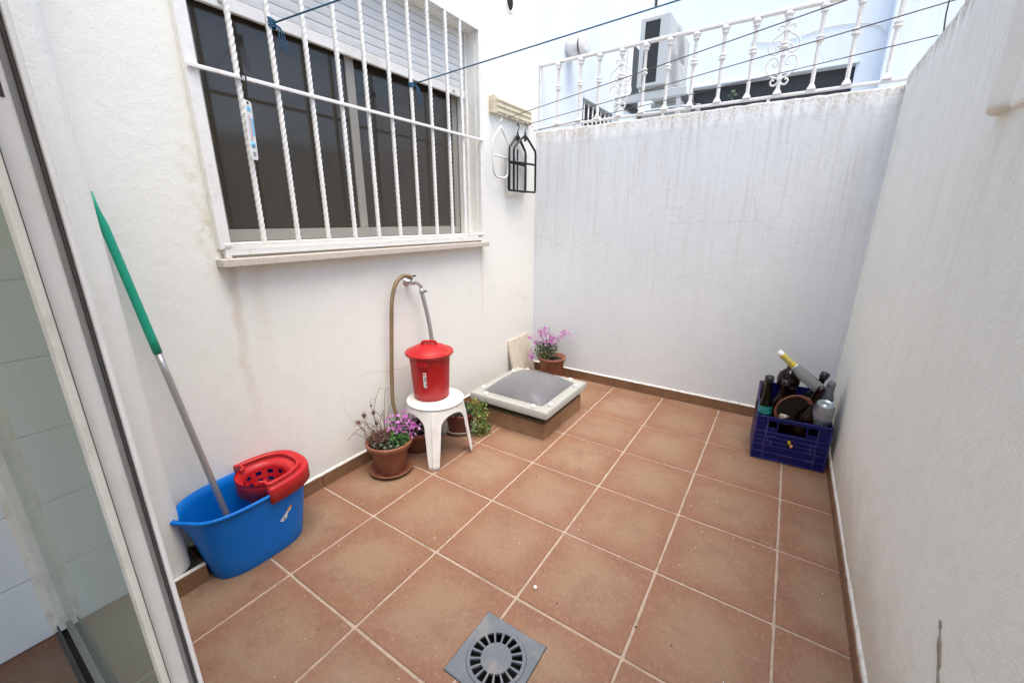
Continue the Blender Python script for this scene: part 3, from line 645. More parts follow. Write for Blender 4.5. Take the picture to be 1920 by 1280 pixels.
hanger('clothes_hanger', 'black', 'black clothes hanger between the white one and the front black one', .060, 2.470, 2.262, .290, .520, 5, group='black clothes hangers')
hanger('clothes_hanger', 'black', 'black clothes hanger hanging hindmost against the wall', .030, 2.512, 2.262, .290, .515, 2, group='black clothes hangers')

# thermometer on the grille
tm = thing('thermometer', 'white and blue strip thermometer hanging from the window grille', 'thermometer', (.062, .342, 2.085)); tm.rotation_euler = (R(-3), 0, R(28))
MB().tube(spline([(-.012, 0, -.012), (-.014, 0, .004), (-.004, 0, .010), (.006, 0, 0), (.006, 0, -.03), (.003, 0, -.07), (-.003, 0, -.098)], 5), .0035, 6).build('hook', 'black', tm)
pl = [(-.016, -.100), (-.021, -.110), (-.022, -.32), (-.018, -.332), (.018, -.332), (.022, -.32), (.021, -.110), (.016, -.100)]
pb = MB().prism(pl, 0, -.0025, .0025).build('plate', 'paper', tm, .001)
def pm(nm, mt, y0, y1, z0, z1): MB().box(.0026, .0034, y0, y1, z0, z1).build(nm, mt, pb)
pm('tube', 'red_print', -.001, .0015, -.26, -.16); pm('blue_band', 'lightblue', .006, .018, -.235, -.165)
MB().lathe([(.0, .0026), (.013, .0026), (.013, .0036), (0, .0036)], 16, Matrix.Translation((0, -.001, -.272)) @ Matrix.Rotation(R(90), 4, 'Y'), cap0=False, cap1=False).build('bulb', 'lightblue', pb)
for k in range(9): pm('scale_mark', 'grey_print', -.012, -.004, -.255 + k * .0115, -.253 + k * .0115)
pm('print', 'lightblue', -.012, .01, -.142, -.124); pm('print', 'grey_print', -.008, .01, -.318, -.300); MB().lathe([(.0, .0026), (.006, .0026), (.006, .0036), (0, .0036)], 12, Matrix.Translation((0, -.003, -.109)) @ Matrix.Rotation(R(90), 4, 'Y'), cap0=False, cap1=False).build('eyelet', 'gasket', pb)

# ------------------------------------------------------------------ water tap and hoses
ft = thing('wall_tap', 'dull chrome double wall tap below the window', 'tap', (.0, 1.205, 1.115))
MB().lathe([(.030, .0), (.030, .004), (.018, .012), (.012, .014), (.012, .06)], 16, Matrix.Rotation(R(90), 4, 'Y')).build('flange', 'chrome', ft)
MB().tube(spline([(.055, -.02, .0), (.062, .0, .0), (.068, .03, -.008), (.075, .052, -.03), (.078, .058, -.06)], 5), .011, 10).lathe([(.016, -.016), (.018, -.01), (.018, .01), (.016, .016)], 12, Matrix.Translation((.062, 0, 0))).build('body', 'chrome', ft)
MB().tube([(.062, 0, .016), (.062, 0, .036)], .008, 8).build('valve', 'chrome', ft)
MB().box(.054, .070, -.012, .026, .036, .044).build('lever', 'black', ft, .002)
MB().lathe([(.015, -.085), (.017, -.08), (.017, -.06), (.014, -.05)], 10, Matrix.Translation((.078, .058, 0))).build('hose_coupling', 'chrome', ft)
MB().tube([(.08, .045, -.064), (.085, .095, -.070)], .006, 8).build('valve_lever', 'black', ft)
tag(MB().tube(spline([(.066, 1.19, 1.145), (.064, 1.16, 1.162), (.062, 1.11, 1.160), (.060, 1.058, 1.115), (.058, 1.024, 1.02), (.056, 1.008, .88), (.055, .990, .70), (.055, .972, .50), (.06, .962, .36), (.08, .965, .27), (.10, .975, .16), (.10, .98, .02)], 6), .0125, 10).build('garden_hose', 'hose', None), 'brown rubber hose looping from the tap down behind the flowers', 'hose')
tag(MB().tube(spline([(.080, 1.264, 1.03), (.088, 1.278, .95), (.098, 1.292, .84), (.105, 1.30, .74), (.11, 1.31, .55), (.12, 1.33, .02)], 6), .0135, 10).build('garden_hose', 'greyhose', None), 'grey hose hanging from the tap behind the red bin', 'hose')

# ------------------------------------------------------------------ mop bucket with wringer, mop
bk = thing('mop_bucket', 'blue plastic mop bucket with red wringer by the house wall', 'bucket', (.165, .005, 0)); bk.scale = (1, 1, 1.12)
NB = 96; HB = .300
def outl(th, s, off=0, sp=0):
    a = .195 + .052 * s + off; b = .122 + .033 * s + off
    e = 2 / 2.9; c, sn = math.cos(th), math.sin(th)
    y = a * math.copysign(abs(c) ** e, c); x = b * math.copysign(abs(sn) ** e, sn)
    dth = abs((th - math.pi + math.pi) % (2 * math.pi) - math.pi)
    bump = math.exp(-(dth / .42) ** 2) * sp * .0
    dd = abs(((th - math.pi + math.pi) % (2 * math.pi)) - math.pi)
    k = max(0, 1 - dd / .55)
    if sp and k: y -= sp * (.030 * k ** 1.6); x *= 1 - .45 * k * sp
    return x, y
def bring(z, s, off=0, sp=0): return [(*outl(2 * math.pi * i / NB, s, off, sp), z + (.012 * sp if False else 0)) for i in range(NB)]
mb = MB()
rs = [bring(.0, -.06), bring(.004, 0), bring(.06, .2), bring(.15, .5), bring(.23, .77, 0, .25), bring(.275, .92, 0, .7), bring(.288, .96, 0, .9), bring(.284, .97, .007, 1), bring(.298, 1, .010, 1), bring(.302, 1, .004, 1), bring(.300, 1, -.003, 1), bring(.26, .88, -.004, .6), bring(.15, .5, -.004), bring(.03, .1, -.004), bring(.012, 0, -.02)]
mb.rings(rs); mb.build('tub', 'bluep', bk)
# wringer
wr_c = (0, .086)
NW = 72
def edge_pt(phi, off=0):
    """where the ray from the basket centre meets the rim outline, cut off at the front edge of the wringer"""
    dx, dy = math.sin(phi), math.cos(phi); lo, hi = 0, .5
    a = .195 + .052 + off; b = .122 + .033 + off
    for _ in range(28):
        t = (lo + hi) / 2; x, y = wr_c[0] + dx * t, wr_c[1] + dy * t
        ins = (abs(x) / b) ** 2.9 + (abs(y) / a) ** 2.9 < 1 and y > (wr_c[1] - .118 * math.sqrt(max(0, 1 - (x / .126) ** 2)) if abs(x) < .116 else -.072)
        lo, hi = (t, hi) if ins else (lo, t)
    return wr_c[0] + dx * lo, wr_c[1] + dy * lo
phis = [2 * math.pi * i / NW for i in range(NW)]
def wr(z, off): return [(*edge_pt(p, off), z) for p in phis]
def el(z, k): return [(wr_c[0] + .108 * k * math.sin(p), wr_c[1] + .099 * k * math.cos(p), z) for p in phis]
def mixr(r1, r2, t, z): return [(a[0] * (1 - t) + b[0] * t, a[1] * (1 - t) + b[1] * t, z) for a, b in zip(r1, r2)]
o1 = wr(.33, .010); e1 = el(.318, 1)
mb = MB(); mb.rings([wr(.262, .014), wr(.262, .017), wr(.318, .018), wr(.330, .014), wr(.330, .004), mixr(o1, e1, .25, .322), mixr(o1, e1, .5, .318), mixr(o1, e1, .85, .314), el(.309, 1), el(.30, .95)], False, False)
wrg = mb.build('wringer', 'redp', bk, solid=0)
mb = MB(); rows = [(.30, .95), (.285, .92), (.268, .89), (.252, .86), (.236, .83), (.220, .80), (.204, .77), (.188, .74), (.172, .71)]
NP = 44; rs = [[(wr_c[0] + .108 * k * math.sin(2 * math.pi * i / NP), wr_c[1] + .099 * k * math.cos(2 * math.pi * i / NP), z) for i in range(NP)] for z, k in rows]
vs = [p for r_ in rs for p in r_]; fs = []
for k in range(len(rs) - 1):
    for i in range(NP):
        if k in (1, 3, 5, 7) and i % 4 in (1, 2): continue
        j = (i + 1) % NP; fs.append((k * NP + i, k * NP + j, (k + 1) * NP + j, (k + 1) * NP + i))
mb.add(vs, fs, False); o = len(mb.v)
for k in range(4): mb.box(-.062, .062, wr_c[1] - .052 + k * .03, wr_c[1] - .042 + k * .03, .166, .172)
for k in range(4): mb.box(-.052 + k * .03, -.042 + k * .03, wr_c[1] - .06, wr_c[1] + .06, .1655, .1715)
mb.build('wringer_basket', 'redp', wrg, solid=.003)
mb = MB(); pth = [(edge_pt(p, 0)[0] * .86, wr_c[1] + (edge_pt(p, 0)[1] - wr_c[1]) * .84, .328) for p in phis if edge_pt(p, .0)[1] > .0]
k0 = max(range(len(pth)), key=lambda i: (Vector(pth[i]) - Vector(pth[i - 1])).length); pth = pth[k0:] + pth[:k0]
mb.tube([Vector(p) + Vector((0, 0, .004)) for p in pth], .0075, 8); mb.build('carry_handle', 'redp', bk)
# flat print on the side of the tub
pk = MB()
for (y0, y1, z0, z1, mt) in ():
    pass
def on_tub(u, zz):      # point on the front face of the tub
    s = zz / .3; th = math.pi / 2
    a = .195 + .052 * s; b = .122 + .033 * s
    return (b * (1 - (abs(u) / a) ** 2.9) ** (1 / 2.9) + .0012, u, zz)
stk = None
for poly, mt in (([(.055, .150), (.085, .172), (.110, .196), (.118, .188), (.112, .176), (.095, .168), (.090, .150), (.070, .140)], 'paper'), ([(.090, .178), (.104, .192), (.118, .198), (.116, .184), (.102, .176)], 'orange_print'), ([(.066, .150), (.080, .162), (.084, .154), (.074, .146)], 'grey_print')):
    off = .0006 * ('paper orange_print grey_print'.split().index(mt))
    vs = [Vector(on_tub(a, b)) + Vector((off, 0, 0)) for a, b in poly]
    q = MB().add(vs, [tuple(range(len(vs)))]).build('sticker' if mt == 'paper' else 'sticker_print', mt, bk)

mp = thing('mop', 'mop with green and grey handle standing in the blue bucket', 'mop', (.150, -.072, .02))
A, B = Vector((.158, -.062, .02)), Vector((.0335, -.2235, 1.60))
P_ = lambda z: A.lerp(B, (z - .02) / 1.58) - Vector((.150, -.072, .02))
MB().tube([P_(.06 + k * .0945) for k in range(11)], .0125, 14).build('pole', 'alu', mp)
MB().tube([P_(1.0055 + k * .059) for k in range(11)], lambda t: (.0150 - .002 * t) * (1 if t < .9 else .55), 14).build('grip', 'green', mp)
mb = MB()
for k in range(60):
    a = random.uniform(0, 6.28); r_ = random.uniform(.01, .055)
    mb.tube(spline([(.002, .0, .055), (r_ * .5 * math.cos(a), r_ * .5 * math.sin(a), .04), (r_ * math.cos(a), r_ * math.sin(a), .002)], 3), .004, 5)
mb.build('strands', 'paper', mp)['kind'] = 'stuff'

# ------------------------------------------------------------------ plastic stool, red bin
st = thing('plastic_stool', 'white plastic stool with round seat under the red bin', 'stool', (.300, 1.110, 0), R(-53.5))
NS = 360; ZS = .388
def zlow(dg):
    if dg < 8.2: return 0
    if dg < 15: return .26 * ((dg - 8.2) / 6.8)
    return .26 + .083 * math.sqrt(max(0, 1 - ((45 - dg) / 30) ** 2))
mb = MB(); rows = 14; rs = []
for r_ in range(rows + 1):
    ring = []
    for i in range(NS):
        th = 360 * i / NS; dg = abs((th + 45) % 90 - 45); zl = zlow(dg); t = r_ / rows
        z = ZS + (zl - ZS) * t
        rad = .172 + (ZS - z) * .135 + (.0055 * max(0, math.cos(dg / 8.2 * math.pi * 1.5)) if dg < 8.2 else 0) * min(1, (ZS - z) * 12)
        ring.append((rad * math.cos(R(th)), rad * math.sin(R(th)), z))
    rs.append(ring)
mb.rings(rs, False, False); mb.build('leg_skirt', 'whitep', st, solid=.005)
mb = MB(); mb.lathe([(.0, .397), (.120, .3975), (.155, .397), (.160, .3995), (.172, .4005), (.181, .398), (.1845, .392), (.183, .386), (.178, .383), (.165, .381), (0, .381)], 72, cap0=False, cap1=False); mb.build('seat', 'whitep', st)

rb = thing('waste_bin', 'red plastic bin with lid standing on the white stool', 'bin', (.257, 1.122, .4008), R(0))
mb = MB(); mb.lathe([(.0, 0), (.108, 0), (.113, .004), (.116, .05), (.128, .27), (.130, .286), (.136, .288), (.137, .296), (.130, .298), (.124, .27), (.112, .02), (0, .012)], 56, cap0=False, cap1=False); bb = mb.build('tub', 'redbin', rb)
mb = MB(); mb.lathe([(.140, .290), (.1485, .288), (.1525, .294), (.1515, .304), (.146, .309), (.141, .307), (.132, .313), (.10, .332), (.06, .346), (0, .352)], 56, cap0=False, cap1=False); lid = mb.build('lid', 'redbin', rb, solid=0)
# lid handle (a bridge across the crown) and lugs
hm = Matrix.Rotation(R(38), 4, 'Z')
mb = MB(); mb.prism([(-.056, .340), (-.050, .362), (-.036, .374), (.036, .374), (.050, .362), (.056, .340), (.040, .345), (.034, .359), (-.034, .359), (-.040, .345)], 1, -.011, .011, mat=hm); mb.build('lid_handle', 'redbin', lid, .003)
def on_bin(al, z, off=0):
    r_ = .1145 + .055 * z + off; return Vector((r_ * math.cos(al), r_ * math.sin(al), z))
def patch(a0, a1, z0, z1, off, n=6): 
    mb = MB(); vs = []; fs = []
    for z in (z0, z1): vs += [on_bin(a0 + (a1 - a0) * i / n, z, off) for i in range(n + 1)]
    return mb.add(vs, [(i, i + 1, n + 2 + i, n + 1 + i) for i in range(n)], True)
AF = R(-62)
for al in (AF - R(5), AF - R(5) + math.pi):
    mt_ = Matrix.Rotation(al, 4, 'Z'); mb = MB(); mb.box(.126, .141, -.036, .036, .236, .286, mat=mt_); mb.build('lug', 'redbin', rb, .005)
p = patch(AF - R(4.5), AF + R(4.5), .10, .200, .0032).build('label', 'paper', rb)
for z0, z1, a0, a1, mt in ((.180, .195, -3.5, 2, 'red_print'), (.142, .174, -2.5, 4, 'grey_print'), (.136, .139, -4, 4, 'grey_print'), (.112, .130, -1, 4, 'grey_print'), (.103, .107, -3.5, 2, 'grey_print')):
    patch(AF + R(a0), AF + R(a1), z0, z1, .0040).build('print', mt, p)

# ------------------------------------------------------------------ plants
def leaves(n, fn, size, curl=.35):
    mb = MB()
    for _ in range(n):
        p, d_ = fn(); d_ = Vector(d_).normalized(); s = random.uniform(.6, 1.3) * size
        a = d_.orthogonal().normalized(); a.rotate(Matrix.Rotation(random.uniform(0, 6.28), 3, d_)); nn = d_.cross(a)
        p = Vector(p); w_ = s * .38
        vs = [p, p + d_ * s * .5 + a * w_ - nn * s * .05, p + d_ * s * .5 - nn * s * .14 * 0 + nn * s * .05, p + d_ * s * .5 - a * w_ - nn * s * .05, p + d_ * s - nn * s * curl]
        mb.add(vs, [(0, 1, 2), (0, 2, 3), (1, 4, 2), (2, 4, 3)])
    return mb
def flowers(centres, n, spread, size):
    mb = MB()
    for c in centres:
        for _ in range(n):
            p = Vector(c) + Vector((random.gauss(0, spread), random.gauss(0, spread), random.gauss(0, spread * .7)))
            ax = Vector((random.gauss(.3, .5), random.gauss(-.3, .5), random.uniform(.3, 1))).normalized(); u = ax.orthogonal().normalized(); v_ = ax.cross(u)
            s = size * random.uniform(.6, 1.2)
            for q in range(5):
                a = q * 1.2566; t = u * math.cos(a) + v_ * math.sin(a); b = u * math.cos(a + .5) + v_ * math.sin(a + .5); c_ = u * math.cos(a - .5) + v_ * math.sin(a - .5)
                mb.add([p, p + b * s * .7 + ax * s * .1, p + t * s + ax * s * .2, p + c_ * s * .7 + ax * s * .1], [(0, 1, 2, 3)])
    return mb
def pot(parent, mat, r0, r1, h, lip=.012):
    MB().lathe([(.0, 0), (r0, 0), (r0 + .002, .004), (r1 - .012, h - .035), (r1 - .011, h - .034), (r1, h - .032), (r1 + lip * .3, h - .004), (r1, h), (r1 - .008, h - .001), (r1 - .018, h - .04), (0, h - .04)], 48, cap0=False, cap1=False).build('pot', mat, parent)
    ring = []; mb = MB(); n = 40; rs = []
    for k in range(5):
        rs.append([((r1 - .016) * k / 4 * math.cos(2 * math.pi * i / n), (r1 - .016) * k / 4 * math.sin(2 * math.pi * i / n), h - .036 + random.uniform(-.006, .007) + .010 * (1 - k / 4)) for i in range(n)])
    mb.rings(rs, False, False); mb.build('soil', 'soil', parent)
def saucer(parent, mat, r, h=.022):
    MB().lathe([(.0, .001), (r * .82, .001), (r * .97, h - .004), (r, h), (r - .004, h + .001), (r * .80, .005), (0, .005)], 48, cap0=False, cap1=False).build('saucer', mat, parent)

p1 = thing('potted_plant', 'terracotta pot of magenta flowers and dry stems left of the stool', 'potted plant', (.198, .795, 0))
saucer(p1, 'terra', .136, .026); P1 = bpy.data.objects.new('pot_lift', None); bpy.data.objects.remove(P1)
pt = MB().lathe([(.0, .006), (.084, .006), (.087, .010), (.113, .165), (.114, .168), (.135, .172), (.142, .205), (.139, .213), (.131, .212), (.122, .175), (0, .17)], 56, cap0=False, cap1=False).build('pot', 'terra', p1)
mb = MB(); mb.rings([[(.122 * k / 4 * math.cos(2 * math.pi * i / 40), .122 * k / 4 * math.sin(2 * math.pi * i / 40), .178 + random.uniform(-.006, .008) + .012 * (1 - k / 4)) for i in range(40)] for k in range(5)], False, False); mb.build('soil', 'soil', p1)
def rim(z, rmax, cx=0, cy=0):
    def f():
        a = random.uniform(0, 6.28); r_ = rmax * math.sqrt(random.random()); x, y = cx + r_ * math.cos(a), cy + r_ * math.sin(a)
        return (x, y, z + random.uniform(0, .03)), (x * 3 + random.gauss(0, .4), y * 3 + random.gauss(0, .4), random.uniform(.2, 1.2))
    return f
def mass(c, r_, up_=.3):
    def f():
        v_ = Vector((random.gauss(0, 1), random.gauss(0, 1), random.gauss(0, 1))).normalized() * r_ * random.random() ** .4
        v_.z *= .8
        return Vector(c) + v_, v_ + Vector((random.gauss(0, r_ * .3), random.gauss(0, r_ * .3), up_ * r_))
    return f
leaves(330, mass((.060, .030, .215), .055), .020).build('green_foliage', 'leaf', p1)['kind'] = 'stuff'
leaves(170, rim(.185, .11), .022).build('ground_leaves', 'leaf_d', p1)['kind'] = 'stuff'
leaves(260, mass((-.03, -.045, .225), .062), .017, .8).build('dry_foliage', 'dry', p1)['kind'] = 'stuff'
leaves(120, mass((.01, .085, .26), .06), .022).build('tall_foliage', 'leaf_d', p1)['kind'] = 'stuff'
flowers([(.045, .075, .305), (.065, .10, .285), (.03, .055, .320), (.085, .115, .265), (.02, .10, .330), (.055, .05, .285)], 13, .030, .0105).build('blossoms', 'petal', p1)['kind'] = 'stuff'
flowers([(.08, .13, .26), (.095, .12, .25), (.03, .05, .335), (.05, .12, .31)], 14, .034, .010).build('pale_blossoms', 'petal2', p1)['kind'] = 'stuff'
mb = MB()
for a, b, c in (((-.03, -.03, .19), (-.04, -.05, .32), (-.055, -.065, .47)), ((-.04, -.04, .19), (-.07, -.09, .33), (-.10, -.13, .36)), ((-.04, -.05, .19), (-.09, -.12, .31), (-.11, -.20, .27)), ((-.02, -.03, .19), (-.045, .02, .36), (-.06, .05, .50)), ((-.02, .0, .19), (-.03, .02, .33), (-.03, .08, .44)), ((-.05, -.05, .19), (-.08, -.08, .29), (-.085, -.10, .40)), ((0, -.02, .19), (.0, -.04, .29), (-.02, -.06, .37)), ((.02, .05, .19), (.03, .07, .25), (.04, .07, .30)), ((.0, .06, .19), (.01, .09, .27), (.02, .10, .33)), ((-.045, -.01, .19), (-.07, -.04, .36), (-.055, -.005, .52))):
    mb.tube(spline([a, b, c, tuple(c[i] * 1.05 - .0 + random.uniform(-.02, .02) * (i < 2) - (.012 if i == 2 else 0) for i in range(3)) if c[2] < .45 else (c[0] + .012, c[1] + .03, c[2] + .012)], 5), lambda t: .0022 - .0012 * t, 5)
for k in range(22):
    a = random.uniform(0, 6.28); x, y = -.03 + .05 * math.cos(a), -.04 + .05 * math.sin(a); h = random.uniform(.06, .20); l = random.uniform(-.05, .05)
    mb.tube(spline([(x, y, .185), (x * 1.3 + l * .4, y * 1.3 + random.uniform(-.02, .02), .19 + h * .6), (x * 1.5 + l, y * 1.5 + random.uniform(-.04, .03), .19 + h), (x * 1.6 + l * 1.3, y * 1.6 + random.uniform(-.06, .03), .19 + h * random.uniform(.75, 1.1))], 4), lambda t: .0020 - .0010 * t, 5)
mb.build('stems', 'stem', p1)['kind'] = 'stuff'
leaves(46, lambda: ((random.choice([(-.055, -.065, .45), (-.10, -.13, .355), (-.04, -.05, .33), (-.085, -.10, .39), (-.045, -.06, .40)])), (random.gauss(0, 1), random.gauss(0, 1), random.gauss(0, 1))), .016, .6).build('withered_tips', 'dry', p1)['kind'] = 'stuff'

p2 = thing('potted_plant', 'dark red pot with trailing yellow green plant behind the stool', 'potted plant', (.225, 1.430, 0))
saucer(p2, 'slab', .122, .030)
MB().lathe([(.0, .007), (.085, .007), (.108, .135), (.112, .140), (.112, .155), (.104, .155), (.100, .13), (0, .13)], 48, cap0=False, cap1=False).build('pot', 'terra_dark', p2)
mb = MB(); mb.rings([[(.101 * k / 3 * math.cos(2 * math.pi * i / 32), .101 * k / 3 * math.sin(2 * math.pi * i / 32), .138 + random.uniform(-.004, .006)) for i in range(32)] for k in range(4)], False, False); mb.build('soil', 'soil', p2)
leaves(260, rim(.145, .105), .026).build('low_foliage', 'leaf_d', p2)['kind'] = 'stuff'
cl = [Vector(p) for p in spline([(.05, .01, .16), (.11, .035, .20), (.145, .045, .17), (.165, .045, .11), (.172, .04, .05), (.170, .035, .02)], 6)]
def trail():
    c = random.choice(cl); v_ = Vector((random.gauss(0, .022), random.gauss(0, .030), random.gauss(0, .020))); p = c + v_; p.z = max(.012, p.z)
    return p, v_ + Vector((.02, -.005, random.uniform(-.01, .03)))
leaves(330, trail, .021, .2).build('trailing_foliage', 'leaf_y', p2)['kind'] = 'stuff'
leaves(200, trail, .021, .2).build('trailing_green_foliage', 'leaf', p2)['kind'] = 'stuff'  # plain green leaves mixed among the yellow green ones
MB().tube(cl, .003, 5).build('stem', 'stem', p2)

p4 = thing('potted_plant', 'low brown pot of dark leaves hidden behind the stool leg', 'potted plant', (.150, 1.075, 0))
MB().lathe([(.0, .0), (.085, .0), (.098, .11), (.112, .115), (.115, .150), (.106, .150), (.100, .12), (0, .12)], 40, cap0=False, cap1=False).build('pot', 'terra', p4)
mb = MB(); mb.rings([[(.102 * k / 3 * math.cos(2 * math.pi * i / 32), .102 * k / 3 * math.sin(2 * math.pi * i / 32), .130 + random.uniform(-.004, .006)) for i in range(32)] for k in range(4)], False, False); mb.build('soil', 'soil', p4)
leaves(130, rim(.135, .09), .045).build('foliage', 'leaf_d', p4)['kind'] = 'stuff'

p3 = thing('potted_plant', 'terracotta pot of pink flowers in the corner behind the skylight', 'potted plant', (.330, 2.675, 0))
pot(p3, 'terra', .100, .130, .250)
leaves(480, mass((-.05, -.02, .31), .105), .022).build('foliage', 'leaf_d', p3)['kind'] = 'stuff'
leaves(160, mass((-.07, -.03, .27), .075), .022).build('bright_foliage', 'leaf_y', p3)['kind'] = 'stuff'
fl3 = [(-.09, -.02, .43), (-.06, .0, .45), (-.115, .0, .46), (-.02, .02, .40), (.0, .04, .42), (.03, .05, .40), (-.13, -.03, .36), (-.05, -.03, .37), (-.17, -.06, .41), (-.15, -.08, .27), (-.13, -.10, .24), (-.08, .02, .49), (.05, .09, .44), (.09, .10, .46), (-.01, -.02, .38)]
fl3 = [(a * 1.15 - .01, b * 1.15, .25 + (c - .25) * 1.06) for a, b, c in fl3]
flowers(fl3, 15, .020, .0105).build('blossoms', 'petal', p3)['kind'] = 'stuff'
flowers(fl3[::2] + [(.11, .11, .47)], 12, .028, .010).build('pale_blossoms', 'petal2', p3)['kind'] = 'stuff'
mb = MB()
for c in fl3 + [(-.09, .0, .52), (-.05, .03, .53)]: mb.tube(spline([(-.03 + random.uniform(-.03, .03), random.uniform(-.03, .03), .22), ((c[0] - .03) / 2, c[1] / 2, (c[2] + .22) / 2 + .02), c], 5), .0018, 5)
mb.build('stems', 'stem', p3)['kind'] = 'stuff'

# slab leaning in the corner
sl = MB(); mt_ = Matrix.Translation((.105, 2.40, .0)) @ Matrix.Rotation(R(-12.5), 4, 'Y')
sl.box(-.028, 0, 0, .36, .0, .43, mat=mt_); tag(sl.build('paving_slab', 'slab', None, .005), 'beige paving slab leaning in the corner behind the skylight', 'slab')

# ------------------------------------------------------------------ skylight
sk = thing('skylight', 'square roof skylight with smoked dome on a tiled curb', 'skylight', (.515, 1.94, 0))
SX0, SX1, SY0, SY1 = -.295, .312, -.312, .312
boxo('curb', 'oldwood', sk, SX0 + .012, SX1 - .012, SY0 + .012, SY1 - .012, .001, .128)
for b in ((SX0 + .0, -.012, SY0, SY0 + .0118), (-.010, SX1 - .0125, SY0, SY0 + .0118), (SX1 - .0118, SX1, SY0, .06), (SX1 - .0118, SX1, .062, SY1), (SX0, SX0 + .0118, SY0 + .0125, SY1), (SX0 + .0125, SX1 - .0125, SY1 - .0118, SY1)):
    boxo('curb_tile', 'curbt', sk, *b, .0005, .122 + random.uniform(-.001, .001), bevel=.0015)
boxo('curb_mortar', 'oldwood', sk, SX0 + .006, SX1 - .006, SY0 + .006, SY1 - .006, .1285, .136, bevel=.002)
boxo('timber_packer', 'oldwood', sk, SX0 + .03, SX1 - .03, SY0 + .03, SY1 - .03, .1365, .180, bevel=.003)
FX, FY = .338, .345
def sq(h, z, cx=.008, rr=.02, n=5):
    out = []
    for q, (sx, sy) in enumerate(((1, 1), (-1, 1), (-1, -1), (1, -1))):
        for k in range(n):
            a = math.pi / 2 * (q + k / (n - 1)); out.append((cx + sx * (FX + h - rr) + rr * math.cos(a), sy * (FY + h - rr) + rr * math.sin(a), z))
    return out
mb = MB(); mb.rings([sq(-.05, .178), sq(-.004, .178), sq(.002, .184), sq(.002, .222), sq(-.004, .233), sq(-.016, .235), sq(-.020, .230), sq(-.056, .229), sq(-.060, .235), sq(-.072, .236), sq(-.080, .230)], False, False); fm = mb.build('frame', 'frame_grey', sk); md = fm.modifiers.new('es', 'EDGE_SPLIT'); md.split_angle = R(30)
mb = MB(); N = 28; vs = []; fs = []
for i in range(N + 1):
    for j in range(N + 1):
        u, v_ = 2 * i / N - 1, 2 * j / N - 1
        hh = ((1 - abs(u) ** 2.3) * (1 - abs(v_) ** 2.3)) ** .70
        vs.append((.008 + u * (FX - .072), v_ * (FY - .072), .233 + .105 * hh))
for i in range(N):
    for j in range(N): fs.append((i * (N + 1) + j, (i + 1) * (N + 1) + j, (i + 1) * (N + 1) + j + 1, i * (N + 1) + j + 1))
mb.add(vs, fs, True); mb.build('dome', 'dome', sk)
for (x, y) in ((FX - .040, -FY + .13), (FX - .13, -FY + .040), (-FX + .13, -FY + .040), (-FX + .040, -FY + .13), (FX - .040, FY - .13), (FX - .13, FY - .040), (-FX + .13, FY - .040), (-FX + .040, FY - .13)):
    MB().lathe([(.018, 0), (.019, .010), (.016, .019), (.008, .024), (0, .025)], 16, c=(x + .008, y, .2285), cap1=False).build('screw_cap', 'whitep', sk)

# ------------------------------------------------------------------ floor drain
dn = thing('floor_drain', 'grey plastic square floor drain with round slotted grate', 'drain', ((DX0 + DX1) / 2, (DY0 + DY1) / 2, 0))
hs = (DX1 - DX0) / 2; rc_ = .108; n = 64
def sqr(a): 
    c, s = math.cos(a), math.sin(a); k = (hs - .001) / max(abs(c), abs(s)); return (k * c, k * s)
angs = [2 * math.pi * (i + .5) / n for i in range(n)]; angs = [2 * math.pi * i / n for i in range(n)]
mb = MB(); mb.rings([[(*sqr(a), -.02) for a in angs], [(*sqr(a), .0015) for a in angs], [(sqr(a)[0] * .985, sqr(a)[1] * .985, .0035) for a in angs], [(rc_ * 1.03 * math.cos(a), rc_ * 1.03 * math.sin(a), .0015) for a in angs], [(rc_ * math.cos(a), rc_ * math.sin(a), .001) for a in angs], [(rc_ * math.cos(a), rc_ * math.sin(a), -.02) for a in angs]], False, False, smooth=False); mb.build('plate', 'drain', dn)
mb = MB(); NSL = 17; vs = []; rad = [.0, .056, .094, .1065]; tz = .0028
seg = NSL * 4; off = R(4)
for zt in (tz, -.006):
    for r_ in rad[1:]:
        vs += [(r_ * math.cos(off + 2 * math.pi * i / seg), r_ * math.sin(off + 2 * math.pi * i / seg), zt) for i in range(seg)]
vs += [(0, 0, tz), (0, 0, -.006)]
def ix(lay, r_, i): return lay * 3 * seg + r_ * seg + i % seg
fs = []
for i in range(seg):
    fs.append((len(vs) - 2, ix(0, 0, i), ix(0, 0, i + 1)))
    slot = i % 4 in (0, 1, 2)
    if not slot: fs.append((ix(0, 0, i), ix(0, 1, i), ix(0, 1, i + 1), ix(0, 0, i + 1)))
    else: fs += [(ix(0, 0, i), ix(0, 0, i + 1), ix(1, 0, i + 1), ix(1, 0, i)), (ix(0, 1, i + 1), ix(0, 1, i), ix(1, 1, i), ix(1, 1, i + 1))]
    if i % 4 == 0: fs.append((ix(0, 0, i), ix(1, 0, i), ix(1, 1, i), ix(0, 1, i)))
    if i % 4 == 3: fs.append((ix(0, 0, i), ix(0, 1, i), ix(1, 1, i), ix(1, 0, i)))
    fs.append((ix(0, 1, i), ix(0, 2, i), ix(0, 2, i + 1), ix(0, 1, i + 1)))
    fs.append((ix(0, 2, i), ix(1, 2, i), ix(1, 2, i + 1), ix(0, 2, i + 1)))
mb.add(vs, fs); mb.build('grate', 'drain', dn)
MB().lathe([(.107, -.019), (.107, -.12), (0, -.12)], 32, cap0=False, cap1=False).build('well', 'dark', dn)

